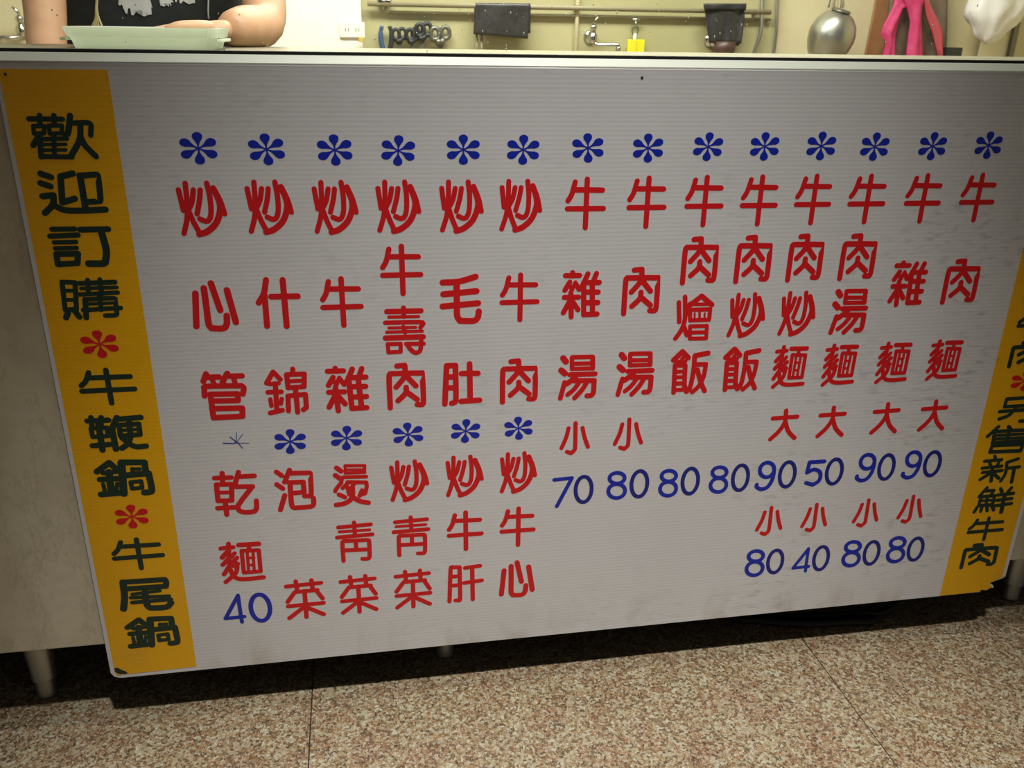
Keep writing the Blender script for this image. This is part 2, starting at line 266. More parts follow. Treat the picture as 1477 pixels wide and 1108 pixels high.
def mixc(m, fac, a, b, mode='MIX'):
    x = N(m, 'ShaderNodeMix', data_type='RGBA', blend_type=mode)
    for s, v in ((0, fac), (6, a), (7, b)):
        if hasattr(v, 'links'): L(m, v, x.inputs[s])
        elif s == 0: x.inputs[0].default_value = v
        else: x.inputs[s].default_value = (*v, 1)
    return x.outputs[2]

def bump(m, h, strength=.3, dist=.001):
    b = N(m, 'ShaderNodeBump'); b.inputs['Strength'].default_value = strength
    b.inputs['Distance'].default_value = dist
    L(m, h, b.inputs['Height']); L(m, b.outputs[0], bsdf(m).inputs['Normal'])

def link(o, parent=None):
    COL.objects.link(o)
    if parent is not None: o.parent = parent
    return o

def obj(name, bm, m, parent=None, smooth=False, loc=None):
    me = bpy.data.meshes.new(name); bm.normal_update(); bm.to_mesh(me); bm.free()
    for x in (m if isinstance(m, list) else [m]): me.materials.append(x)
    if smooth:
        for p in me.polygons: p.use_smooth = True
    o = bpy.data.objects.new(name, me)
    if loc is not None: o.location = loc
    return link(o, parent)

def tag(o, label, cat, group=None, kind=None):
    o['label'] = label; o['category'] = cat
    if group: o['group'] = group
    if kind: o['kind'] = kind
    return o

def thing(name, label, cat, loc=(0, 0, 0), group=None):
    o = bpy.data.objects.new(name, None); o.location = loc; o.empty_display_size = .05
    link(o); return tag(o, label, cat, group)

def keep(parent, o):
    """parent o while its mesh stays in world coordinates"""
    o.parent = parent; o.matrix_parent_inverse = Matrix.Translation(-Vector(parent.location)); return o

def bx(bm, x0, x1, y0, y1, z0, z1, bev=0):
    r = bmesh.ops.create_cube(bm, size=1)['verts']
    for v in r:
        v.co = Vector(((x0+x1)/2+v.co.x*(x1-x0), (y0+y1)/2+v.co.y*(y1-y0), (z0+z1)/2+v.co.z*(z1-z0)))
    if bev:
        es = list({e for v in r for e in v.link_edges})
        bmesh.ops.bevel(bm, geom=es, offset=bev, segments=2, affect='EDGES', profile=.6)
    return bm
def box(*a, **k): return bx(bmesh.new(), *a, **k)

def lathe(bm, prof, c=(0, 0, 0), n=24, axis='z', close=True):
    rings = []
    for r, h in prof:
        ring = []
        for i in range(n):
            a = 2*math.pi*i/n
            p = (r*math.cos(a), r*math.sin(a), h)
            if axis == 'y': p = (p[0], p[2], p[1])
            if axis == 'x': p = (p[2], p[0], p[1])
            ring.append(bm.verts.new((c[0]+p[0], c[1]+p[1], c[2]+p[2])))
        rings.append(ring)
    for a, b in zip(rings, rings[1:]):
        for i in range(n):
            bm.faces.new((a[i], a[(i+1) % n], b[(i+1) % n], b[i]))
    if close:
        bm.faces.new(rings[0][::-1]); bm.faces.new(rings[-1])
    bmesh.ops.recalc_face_normals(bm, faces=bm.faces)
    return bm

def tube(bm, pts, r, n=8, closed=False):
    pts = [Vector(p) for p in pts]; rings = []
    k = len(pts); prev = None
    for i, p in enumerate(pts):
        if closed: t = pts[(i+1) % k]-pts[i-1]
        else: t = pts[min(i+1, k-1)]-pts[max(i-1, 0)]
        t.normalize()
        if prev is None:
            u = t.cross(Vector((0, 0, 1)));
            if u.length < .1: u = t.cross(Vector((1, 0, 0)))
        else: u = prev - t*prev.dot(t)
        u.normalize(); prev = u; w = t.cross(u)
        rr = r[i] if isinstance(r, (list, tuple)) else r
        rings.append([bm.verts.new(p+(u*math.cos(2*math.pi*j/n)+w*math.sin(2*math.pi*j/n))*rr) for j in range(n)])
    prs = list(zip(rings, rings[1:])) + ([(rings[-1], rings[0])] if closed else [])
    for a, b in prs:
        for j in range(n): bm.faces.new((a[j], a[(j+1) % n], b[(j+1) % n], b[j]))
    if not closed: bm.faces.new(rings[0][::-1]); bm.faces.new(rings[-1])
    bmesh.ops.recalc_face_normals(bm, faces=bm.faces)
    return bm

def prism(bm, pts, y0, y1):
    """polygon in the x-z plane (counter-clockwise seen from -y) given depth y0 (front) .. y1 (back)"""
    a = [bm.verts.new((x, y0, z)) for x, z in pts]; b = [bm.verts.new((x, y1, z)) for x, z in pts]
    bm.faces.new(a); bm.faces.new(b[::-1]); n = len(pts)
    for i in range(n): bm.faces.new((a[(i+1) % n], a[i], b[i], b[(i+1) % n]))
    return bm

def catmull(pts, sub=5):
    if len(pts) < 3: return [Vector(p) for p in pts]
    P = [Vector(p) for p in pts]; P = [P[0]*2-P[1]] + P + [P[-1]*2-P[-2]]; out = []
    for i in range(1, len(P)-2):
        for s in range(sub):
            t = s/sub; a, b, c, d = P[i-1:i+3]
            out.append(.5*((2*b)+(c-a)*t+(2*a-5*b+4*c-d)*t*t+(3*b-a-3*c+d)*t**3))
    out.append(P[-2]); return out

# world point seen at photo pixel (px, py) on the vertical plane y = Y
def P(px, py, Y):
    d = Vector((px-738.5, py-554.0, FPX)); v = Vector([sum(RM[j][i]*d[j] for j in range(3)) for i in range(3)])
    return CAM + v*((Y-CAM.y)/v.y)

# ------------------------------------------------------------------ materials
M = {}
def floor_mat():
    m = principled('granite', (.3, .25, .2), .28)
    v = coords(m)
    vo = N(m, 'ShaderNodeTexVoronoi'); vo.inputs['Scale'].default_value = 235; L(m, v, vo.inputs['Vector'])
    sp = N(m, 'ShaderNodeSeparateColor'); L(m, vo.outputs['Color'], sp.inputs[0])
    base = ramp(m, sp.outputs[0], [(0, srgb(88, 72, 58)), (.12, srgb(132, 98, 74)), (.34, srgb(190, 146, 112)), (.48, srgb(190, 172, 138)), (.66, srgb(216, 210, 184)), (.88, srgb(238, 236, 218))], 'CONSTANT')
    vo2 = N(m, 'ShaderNodeTexVoronoi'); vo2.inputs['Scale'].default_value = 560; L(m, v, vo2.inputs['Vector'])
    sp2 = N(m, 'ShaderNodeSeparateColor'); L(m, vo2.outputs['Color'], sp2.inputs[0])
    fine = ramp(m, sp2.outputs[1], [(0, srgb(40, 36, 34)), (.13, srgb(128, 110, 88)), (.5, srgb(165, 140, 108)), (.85, srgb(214, 206, 184))], 'CONSTANT')
    c = mixc(m, .45, base.outputs[0], fine.outputs[0])
    nz = noise(m, v, 14, 3, .6)
    tint = ramp(m, nz, [(.34, srgb(216, 186, 158)), (.6, srgb(246, 248, 226))])
    c = mixc(m, .55, c, tint.outputs[0], 'MULTIPLY')
    c = mixc(m, .08, c, srgb(186, 150, 112))
    dk = noise(m, v, 260, 2, .6); dr = ramp(m, dk, [(.60, (1, 1, 1)), (.68, (.22, .20, .19))]); c = mixc(m, .85, c, dr.outputs[0], 'MULTIPLY')
    wk = noise(m, coords(m, (1.3, 1.1, 1)), 210, 2, .6); wr_ = ramp(m, wk, [(.60, (0, 0, 0)), (.67, (.6, .6, .6))]); c = mixc(m, wr_.outputs[0], c, srgb(225, 228, 208))
    c = mixc(m, 1, c, (.74, .74, .74), 'MULTIPLY')
    L(m, c, bsdf(m).inputs['Base Color'])
    return m
M['granite'] = floor_mat()
M['grout'] = principled('grout', srgb(52, 42, 36), .9)

def board_mat(name, col, smudge=1.0):
    m = principled(name, col, .38)
    v = coords(m)
    w = N(m, 'ShaderNodeTexWave', wave_type='BANDS', bands_direction='Z', wave_profile='SIN')
    w.inputs['Scale'].default_value = 58; L(m, v, w.inputs['Vector'])
    # smudges: long in x, thin in z, gathered in patches
    vs = coords(m, (42, 42, 130)); s1 = noise(m, vs, 1, 2, .5)
    vb = coords(m); s2 = noise(m, vb, 5.5, 2, .5)
    mu = N(m, 'ShaderNodeMath', operation='MULTIPLY'); 
    r1 = ramp(m, s1, [(.52, (0, 0, 0)), (.74, (1, 1, 1))]); r2 = ramp(m, s2, [(.46, (0, 0, 0)), (.60, (1, 1, 1))])
    L(m, r1.outputs[0], mu.inputs[0]); L(m, r2.outputs[0], mu.inputs[1])
    # more wear towards the right end of the board
    g = N(m, 'ShaderNodeSeparateXYZ'); L(m, v, g.inputs[0])
    gr = ramp(m, g.outputs[0], [(.35, (.35,)*3), (.85, (1,)*3)])
    mu2 = N(m, 'ShaderNodeMath', operation='MULTIPLY'); L(m, mu.outputs[0], mu2.inputs[0]); L(m, gr.outputs[0], mu2.inputs[1])
    mu3 = N(m, 'ShaderNodeMath', operation='MULTIPLY'); L(m, mu2.outputs[0], mu3.inputs[0]); mu3.inputs[1].default_value = .62*smudge
    grime = noise(m, v, 3, 4, .6)
    gc = ramp(m, grime, [(.3, tuple(c*.90 for c in col)), (.7, col)])
    lines = mixc(m, .025, gc.outputs[0], w.outputs['Color'], 'MULTIPLY')
    c = mixc(m, mu3.outputs[0], lines, tuple(x*.45 for x in col))
    # brown grime gathered along the bottom edge
    zz = ramp(m, g.outputs[2], [(.085, (1, 1, 1)), (.15, (0, 0, 0))])
    st = noise(m, coords(m, (16, 16, 8)), 1, 3, .6); st2 = ramp(m, st, [(.5, (0, 0, 0)), (.75, (.5, .5, .5))])
    mm = N(m, 'ShaderNodeMath', operation='MULTIPLY'); L(m, zz.outputs[0], mm.inputs[0]); L(m, st2.outputs[0], mm.inputs[1])
    c = mixc(m, mm.outputs[0], c, srgb(150, 130, 88))
    L(m, c, bsdf(m).inputs['Base Color'])
    bump(m, w.outputs['Fac'], .08, .0005)
    return m
M['board'] = board_mat('corrugated_white', srgb(212, 211, 210))
M['yellow'] = board_mat('corrugated_yellow', srgb(236, 174, 2), .9)
M['red'] = principled('red_vinyl', srgb(204, 8, 18), .5)
M['blue'] = principled('blue_vinyl', srgb(8, 36, 160), .42)
M['navy'] = principled('navy_vinyl', srgb(10, 28, 122), .42)
M['pen'] = principled('pen_ink', srgb(62, 74, 138), .6)
M['green'] = principled('dark_green_vinyl', srgb(14, 44, 30), .45)
M['black'] = principled('black_rubber', srgb(20, 20, 18), .6)
M['void'] = principled('under_side', srgb(38, 36, 34), .8)
M['steel'] = principled('steel', srgb(178, 178, 170), .36, .9)
M['chrome'] = principled('chrome', srgb(205, 208, 205), .12, 1.0)
M['rail'] = principled('rail', srgb(216, 220, 204), .5, .1)

def laminate():
    m = principled('laminate', srgb(196, 186, 160), .45); v = coords(m)
    n1 = noise(m, coords(m, (4, 4, 1.6)), 1.6, 5, .62)
    r = ramp(m, n1, [(.3, srgb(172, 160, 134)), (.5, srgb(196, 186, 160)), (.7, srgb(206, 198, 174))])
    n2 = noise(m, v, 60, 2); r2 = ramp(m, n2, [(.35, (.93,)*3), (.6, (1,)*3)])
    vein = noise(m, coords(m, (9, 9, 3)), 1, 6, .7); vr = ramp(m, vein, [(.49, (1,)*3), (.505, (.82, .79, .76)), (.52, (1,)*3)])
    c = mixc(m, 1, r.outputs[0], r2.outputs[0], 'MULTIPLY'); c = mixc(m, .8, c, vr.outputs[0], 'MULTIPLY')
    L(m, c, bsdf(m).inputs['Base Color']); return m
M['laminate'] = laminate()

def glass_mat():
    m = bpy.data.materials.new('pane_glass'); m.use_nodes = True; nt = m.node_tree
    for n in list(nt.nodes): nt.nodes.remove(n)
    o = nt.nodes.new('ShaderNodeOutputMaterial'); t = nt.nodes.new('ShaderNodeBsdfTransparent')
    t.inputs[0].default_value = (.975, .985, .965, 1)
    g = nt.nodes.new('ShaderNodeBsdfGlossy'); g.inputs['Roughness'].default_value = .02
    lw = nt.nodes.new('ShaderNodeLayerWeight'); lw.inputs[0].default_value = .5
    pw = nt.nodes.new('ShaderNodeMath'); pw.operation = 'POWER'; pw.inputs[1].default_value = 4; L(m, lw.outputs['Facing'], pw.inputs[0])
    fr = nt.nodes.new('ShaderNodeMath'); fr.operation = 'MULTIPLY_ADD'; fr.inputs[1].default_value = .8; fr.inputs[2].default_value = .03; L(m, pw.outputs[0], fr.inputs[0])
    mx = nt.nodes.new('ShaderNodeMixShader')
    L(m, fr.outputs[0], mx.inputs[0]); L(m, t.outputs[0], mx.inputs[1]); L(m, g.outputs[0], mx.inputs[2]); L(m, mx.outputs[0], o.inputs[0])
    return m
M['glass'] = glass_mat()

def mottled(name, c1, c2, scale, rough=.6, **kw):
    m = principled(name, c1, rough, **kw); n = noise(m, coords(m), scale, 4, .6)
    r = ramp(m, n, [(.35, c1), (.65, c2)]); L(m, r.outputs[0], bsdf(m).inputs['Base Color']); return m
M['wall_cream'] = mottled('wall_cream', srgb(244, 242, 222), srgb(250, 248, 230), 3, .5)
M['wall_olive'] = mottled('wall_olive', srgb(176, 172, 128), srgb(190, 184, 142), 2.2, .35)
M['wall_beige'] = mottled('wall_beige', srgb(216, 206, 166), srgb(224, 216, 180), 3, .5)
M['skin'] = mottled('skin', srgb(206, 158, 122), srgb(216, 172, 134), 30, .5)
M['shirt'] = mottled('black_cotton', srgb(30, 34, 32), srgb(40, 44, 42), 40, .85)
M['print'] = principled('white_print', srgb(206, 208, 204), .8)
M['trouser'] = principled('trouser_cloth', srgb(44, 48, 62), .9)
M['shoe'] = principled('shoe_rubber', srgb(30, 30, 30), .6)
M['hair'] = principled('hair', srgb(22, 18, 16), .5)
M['cord'] = principled('cord', srgb(206, 196, 140), .8)
M['tray'] = bpy.data.materials.new('milky_plastic'); M['tray'].use_nodes = True
_m = M['tray']; _p = bsdf(_m); _p.inputs['Base Color'].default_value = (*srgb(236, 242, 230), 1); _p.inputs['Roughness'].default_value = .3
_t = N(_m, 'ShaderNodeBsdfTranslucent'); _t.inputs[0].default_value = (*srgb(240, 246, 232), 1); _x = N(_m, 'ShaderNodeMixShader'); _x.inputs[0].default_value = .5
L(_m, _p.outputs[0], _x.inputs[1]); L(_m, _t.outputs[0], _x.inputs[2]); L(_m, _x.outputs[0], _m.node_tree.nodes['Material Output'].inputs[0])
M['plastic_black'] = mottled('black_plastic_sheet', srgb(48, 48, 46), srgb(62, 60, 58), 60, .35)
M['pink'] = mottled('pink_cloth', srgb(222, 82, 134), srgb(206, 54, 110), 20, .7)
M['coral'] = principled('coral_cloth', srgb(204, 90, 100), .7)
M['greybag'] = mottled('grey_bag', srgb(134, 116, 98), srgb(112, 100, 88), 15, .5)
M['wood'] = mottled('brown_board', srgb(168, 124, 84), srgb(150, 104, 70), 9, .55)
M['whitebag'] = principled('white_polythene', srgb(250, 249, 246), .3)
M['paper'] = principled('white_card', srgb(240, 234, 206), .7)
M['yellowp'] = principled('yellow_sponge', srgb(232, 222, 30), .7)
M['outlet'] = principled('outlet_plastic', srgb(242, 240, 224), .4)
M['toolblue'] = principled('blue_grip', srgb(60, 84, 120), .5)
M['tooldark'] = principled('dark_grip', srgb(46, 48, 48), .45)
M['toolgrey'] = principled('grey_steel_tool', srgb(120, 120, 108), .35, .6)
M['pipe'] = principled('pipe_paint', srgb(150, 142, 112), .4)
M['redplastic'] = principled('dark_red_plastic', srgb(78, 56, 48), .4)
M['amber'] = principled('amber_plastic', srgb(206, 176, 90), .5)
M['water'] = principled('dried_drop', srgb(225, 228, 215), .15)
M['ceil'] = principled('ceiling_paint', srgb(226, 224, 214), .8)

# ------------------------------------------------------------------ setting
flo = obj('floor', box(-3.0, 3.8, -2.9, 3.9, -.05, -.0035), M['grout']); flo['kind'] = 'structure'
XS = [-3.0, -2.502, -1.702, -.902, -.102, .699, 1.499, 2.299, 3.099, 3.8]; YS = [-2.9, -2.05, -1.25, -.45, .35, 1.15, 1.95, 2.75, 3.55, 3.9]
rnd = random.Random(5)
for i in range(len(XS)-1):
    for j in range(len(YS)-1):
        g = .0009; dz = rnd.uniform(-.0002, .0002)
        obj('floor_tile', box(XS[i]+g, XS[i+1]-g, YS[j]+g, YS[j+1]-g, -.012, dz, bev=.0006), M['granite'], flo)
def struct(name, bm, m, parent=None):
    o = obj(name, bm, m, parent); o['kind'] = 'structure'; return o
WB = 3.6                                        # back wall plane
def wx(px): return P(px, 40, WB).x
struct('wall_back', box(-3.0, 3.8, WB, WB+.1, 0, 3.6), M['wall_beige'])
struct('wall_left', box(-3.05, -3.0, .9, WB, 0, 3.6), M['wall_beige'])
struct('wall_right', box(3.8, 3.85, .9, WB, 0, 3.6), M['wall_beige'])
struct('ceiling', box(-3.05, 3.85, -2.9, WB+.1, 3.6, 3.7), M['ceil'])
# cream wall pier beside the person and the olive splashback to its right
x0, x1 = P(396, 40, WB-.12).x, P(522, 40, WB-.12).x
struct('trim_1', box(-1.2, x1, WB-.12, WB, 0, 3.6, bev=.01), M['wall_cream'])
x2 = wx(1118)
sb = obj('splashback', box(x1, x2, WB-.02, WB-.002, .5, 1.6), M['wall_olive'])
tag(sb, 'smooth olive green splashback panel fixed to the back wall behind the taps', 'panel')

# ------------------------------------------------------------------ stall counter
ZT = .8959                                      # top of the board / underside of the rail
st = thing('stall_counter', 'long food stall counter with cream laminate front on steel feet, carrying the menu board', 'counter', (.3, .1, 0))
def part(name, bm, m, parent, smooth=False):
    o = obj(name, bm, m, smooth=smooth); return keep(parent, o)
ZP = P(73, 932.5, .012).z
part('front_panel', box(-1.30, .9355, .006, .024, ZP, ZT-.001, bev=.001), M['laminate'], st)
part('front_panel', box(.9385, 2.0, .006, .024, ZP, ZT-.001, bev=.001), M['laminate'], st)
part('side_panel', box(-1.318, -1.302, .006, .52, ZP, ZT-.001), M['laminate'], st)
part('side_panel', box(2.002, 2.018, .006, .52, ZP, ZT-.001), M['laminate'], st)
part('under_shelf', box(-1.3, 2.0, .026, .52, ZP+.003, ZP+.02), M['void'], st)
part('back_panel', box(-1.3, 2.0, .50, .518, .012, ZP), M['void'], st)
q = bmesh.new(); sec = [(-.0002, ZT+.0008), (-.0002, ZT+.0018), (.0050, .9058), (.0062, .9062), (.026, .9062), (.026, ZT+.0008)]
ra = [q.verts.new((-1.318, y, z)) for y, z in sec]; rb = [q.verts.new((2.018, y, z)) for y, z in sec]
for i in range(6): q.faces.new((ra[i], rb[i], rb[(i+1) % 6], ra[(i+1) % 6]))
q.faces.new(ra); q.faces.new(rb[::-1]); bmesh.ops.recalc_face_normals(q, faces=q.faces)
part('top_rail', q, M['rail'], st)
part('gasket', box(-1.31, 2.01, .0066, .022, .9062, .9098, bev=.0006), M['black'], st)
part('worktop', box(-1.318, 2.018, .0265, .523, .888, .9027, bev=.002), principled('worktop_steel', srgb(140, 138, 118), .42, .85), st)
FX = [-.492, .106, 1.127]
for fy in (.084, .46):
    for fx in FX+([-1.15] if fy > .2 else []):
        fb = bmesh.new(); lathe(fb, [(.0235, ZP+.002), (.0225, ZP-.012), (.0168, .036), (.0178, .0345), (.0178, .033)], (fx, fy, 0), 28)
        ft = part('foot', fb, M['steel'], st, True)
        cb_ = bmesh.new(); lathe(cb_, [(.0148, .034), (.0150, .031), (.0146, .006), (.0152, .004), (.0148, .0004)], (fx, fy, 0), 24)
        o = obj('foot_collar', cb_, M['steel'], smooth=True); o.parent = ft
pane = part('glass_pane', box(-1.30, 2.0, .008, .014, .9098, 1.42, bev=.0008), M['glass'], st)
# dried water drops on the pane
db = bmesh.new(); rr = random.Random(11)
spots = [(745, 20), (755, 24), (676, 20), (678, 29), (798, 20), (814, 20), (818, 10), (731, 45), (730, 71), (767, 62), (833, 3), (553, 12), (621, 3), (635, 40), (632, 56), (541, 56), (1100, 12), (890, 18), (950, 16), (75, 14), (380, 62), (386, 66), (1032, 27), (1410, 8)]
for k in range(70): spots.append((rr.uniform(560, 1120) if k % 3 else rr.uniform(60, 1400), rr.uniform(2, 74)))
for px, py in spots:
    p = P(px, py, .008); r = rr.uniform(.0004, .0011)
    if p.z < .9105: continue
    mt = Matrix.Translation((p.x, .0079, p.z)) @ Matrix.Diagonal((r*.8, .0004, r*rr.uniform(1, 1.9), 1))
    bmesh.ops.create_icosphere(db, subdivisions=1, radius=1, matrix=mt)
wd = obj('dried_water_drops', db, M['water'], smooth=True); wd['kind'] = 'stuff'; wd.parent = pane

# ------------------------------------------------------------------ menu board
bxl, bxr, bz0, bz1 = -.3706, 1.0270, .0822, ZT-.0004
mb = obj('menu_board', prism(bmesh.new(), [(bxl, bz0+.010), (bxl+.004, bz0+.003), (bxl+.012, bz0), (.986, bz0+.0025), (.9875, bz0+.0065), (.999, bz0+.0045), (1.0005, bz0+.009), (1.0105, bz0+.0085), (1.0075, bz0+.014), (1.000, bz0+.0185),
      (1.0115, bz0+.0225), (1.0225, bz0+.026), (bxr, bz0+.029), (bxr, bz1-.004), (bxr-.003, bz1-.001), (bxl+.003, bz1-.001), (bxl, bz1-.004)], 0, .0048), M['board'])
tag(mb, 'large white corrugated plastic menu board with coloured lettering and yellow side strips', 'menu board')
yl = obj('yellow_strip', prism(bmesh.new(), [(-.3655, .7900), (-.3668, .886), (-.3668, ZT-.0068), (-.2572, ZT-.0068), (-.2558, .0895), (-.3625, .0875), (-.3652, .0935)], -.0004, -.00002), M['yellow'], mb)
yr = obj('yellow_strip', prism(bmesh.new(), [(.9128, .0850), (.984, .0858), (.9885, .0895), (.998, .0875), (1.0065, .0925), (.9985, .1005), (1.0105, .1055), (1.0205, .1115), (1.0210, ZT-.0068), (.9140, ZT-.0068)][::1], -.0004, -.00002), M['yellow'], mb)
# mold the torn lower corners and nail heads
tb = bmesh.new(); prism(tb, [(-.3645, .0935), (-.3600, .0895), (-.3520, .0885), (-.3480, .0895), (-.3510, .0935), (-.3560, .0965), (-.3600, .1005), (-.3648, .1005)], -.0006, -.0003)
o = obj('burnt_corner', tb, M['void'], mb)
for px, py in [(8, 107), (926, 112)]:
    p = P(px, py, 0); nb = bmesh.new(); lathe(nb, [(.0010, -.0010), (.0016, -.0007), (.0017, -.0003), (.0008, .003)], (p.x, 0, p.z), 10, 'y')
    obj('nail_head', nb, M['black'], mb, True)

q = bmesh.new(); tube(q, [(bxl+.003, .0018, ZT-.0012), (bxr-.003, .0018, ZT-.0012)], .0020, 10)  # added white tube standing in for the highlight along the board's top edge
o = obj('highlight_strip', q, principled('highlight_white', srgb(236, 236, 232), .3), mb, True)
def stroke(bm, pts, w, lay):
    """round-ended ribbon of vinyl standing 'lay' off the board"""
    P2 = catmull([(x, z, 0) for x, z in pts], 4) if len(pts) > 2 else [Vector((x, z, 0)) for x, z in pts]
    n = len(P2); h = w/2; left = []; right = []
    tan = [(P2[min(i+1, n-1)]-P2[max(i-1, 0)]).normalized() for i in range(n)]
    loop = n > 8 and (P2[0]-P2[-1]).length < h*.5
    if loop: P2[-1] = P2[0].copy(); tan[0] = tan[-1] = (P2[1]-P2[-2]).normalized()
    for i, p in enumerate(P2):
        nn = Vector((-tan[i].y, tan[i].x, 0)); a, b = p+nn*h, p-nn*h
        if i and (a-left[-1]).dot(tan[i]) <= 0: a = left[-1].copy()      # tight inner bends do not fold over
        if i and (b-right[-1]).dot(tan[i]) <= 0: b = right[-1].copy()
        left.append(a); right.append(b)
    if loop:
        V = lambda q, y: bm.verts.new((q.x, y, q.y)); m_ = n-1
        R_ = [V(q, -lay) for q in right[:m_]]; L_ = [V(q, -lay) for q in left[:m_]]; RB = [V(q, -.00001) for q in right[:m_]]; LB = [V(q, -.00001) for q in left[:m_]]
        for i in range(m_):
            j = (i+1) % m_; bm.faces.new((R_[i], R_[j], L_[j], L_[i])); bm.faces.new((R_[j], R_[i], RB[i], RB[j])); bm.faces.new((L_[i], L_[j], LB[j], LB[i]))
        return
    def cap(c, d):
        a0 = math.atan2(d.y, d.x)
        return [c+Vector((math.cos(a0+math.radians(t)), math.sin(a0+math.radians(t)), 0))*h for t in (60, 30, 0, -30, -60)]
    # outline, counter-clockwise: right side forward, end cap, left side back, start cap
    endc = cap(P2[-1], tan[-1])[::-1]; stc = cap(P2[0], -tan[0])[::-1]
    V = lambda q, y: bm.verts.new((q.x, y, q.y))
    yf = -lay; R_ = [V(q, yf) for q in right]; L_ = [V(q, yf) for q in left]; E_ = [V(q, yf) for q in endc]; S_ = [V(q, yf) for q in stc]
    for i in range(n-1): bm.faces.new((R_[i], R_[i+1], L_[i+1], L_[i]))
    bm.faces.new([R_[-1]]+E_+[L_[-1]]); bm.faces.new([L_[0]]+S_+[R_[0]])
    ring = R_+E_+L_[::-1]+S_
    back = [bm.verts.new((v.co.x, -.00001, v.co.z)) for v in ring]; k = len(ring)
    for i in range(k): bm.faces.new((ring[(i+1) % k], ring[i], back[i], back[(i+1) % k]))

def split_sharp(pts, deg=50):
    out = [[pts[0]]]
    for i in range(1, len(pts)):
        out[-1].append(pts[i])
        if i < len(pts)-1:
            a = Vector(pts[i])-Vector(pts[i-1]); b = Vector(pts[i+1])-Vector(pts[i])
            if a.length and b.length and a.angle(b) > math.radians(deg): out.append([pts[i]])
    return out

PET = []
for i in range(6):
    a = math.radians(60*i); prof = [(0, .03), (.25, .055), (.42, .13), (.55, .21)] + [(.70+.245*math.sin(math.radians(t)), .245*math.cos(math.radians(t))) for t in (-20, 10, 35, 60, 82)]
    pl_ = [(w_, y_) for y_, w_ in prof] + [(-w_, y_) for y_, w_ in reversed(prof)]
    PET.append([(x*math.cos(a)-y*math.sin(a), x*math.sin(a)+y*math.cos(a)) for x, y in pl_])

MESHES = {}
for ch, colr, cx, cz, sx, sz in PLACED:
    base = .0004 if (cx < -.2558*1000 and cz > 90 and colr in ('green', 'red') and cx < -256) or cx > 913 else 0
    bm = bmesh.new(); cx /= 1000; cz /= 1000
    if ch == '*':
        rnd_ = random.Random(int(cx*5000))
        tl = math.radians(rnd_.uniform(-4, 4))
        for k, pe in enumerate(PET):
            q = [(cx+(x*math.cos(tl)-y*math.sin(tl))*sx/1000, cz+(x*math.sin(tl)+y*math.cos(tl))*sz/1000) for x, y in pe]
            prism(bm, q, -(base+.00025+k*.000008), -.00001)
        nm, lab = 'asterisk', colr+' six-petalled asterisk'
    else:
        s = math.sqrt(sx*sz); k = 0
        for w, pts in GLYPHS[ch]:
            pp = [(cx+x*1e-4*sx, cz+z*1e-4*sz) for x, z in pts]
            if s > 1.05 and ch in '牛肉' : pass
            for seg in (split_sharp(pp) if ch not in '089' else [pp]):
                stroke(bm, seg, w*1e-4*((min(sx, sz)*.5+.5)*(1.26 if ch != '另' else .8) if colr == 'green' else s*(1.12 if colr == 'red' and ch != '炒' else 1.03)), base+.00022+k*.000007); k += 1
        nm = 'digit' if ch in '0123456789' else ('pen_scribble' if ch == 'scribble' else 'character')
        lab = {'digit': 'blue digit '+ch, 'pen_scribble': 'thin hand-drawn pen asterisk', 'character': {'green': 'dark green', 'red': 'red'}.get(colr, colr)+' character '+ch}[nm]
    o = obj(nm, bm, M[colr], mb); o['label'] = lab

# ------------------------------------------------------------------ cable under the counter
def fp(px, py, z):                                # point on the horizontal plane z seen at a pixel
    d = Vector((px-738.5, py-554.0, FPX)); v = Vector([sum(RM[j][i]*d[j] for j in range(3)) for i in range(3)])
    return CAM + v*((z-CAM.z)/v.z)
cbm = bmesh.new()
pts = [Vector((.42, .30, .009))]+[fp(px, py, z) for px, py, z in [(1040, 884, .009), (1090, 894, .009), (1150, 899, .009), (1220, 896, .009), (1275, 884, .010)]]+[Vector((1.02, .2, .03)), Vector((1.10, .38, .05))]
tube(cbm, catmull(pts, 6), .0075, 10)
o = obj('power_cable', cbm, M['black'], smooth=True); tag(o, 'thick black cable sagging onto the floor under the menu board', 'cable', 'black cables under the counter')
cbm = bmesh.new()
pts = [Vector((.50, .33, .007))]+[fp(px, py, z) for px, py, z in [(1060, 878, .007), (1110, 886, .007), (1165, 889, .010), (1230, 884, .014), (1290, 873, .02)]]+[Vector((1.06, .22, .04)), Vector((1.2, .4, .06))]
tube(cbm, catmull(pts, 6), .005, 10)
o = obj('power_cable', cbm, M['black'], smooth=True); tag(o, 'thinner black cable lying behind the thick one under the counter', 'cable', 'black cables under the counter')

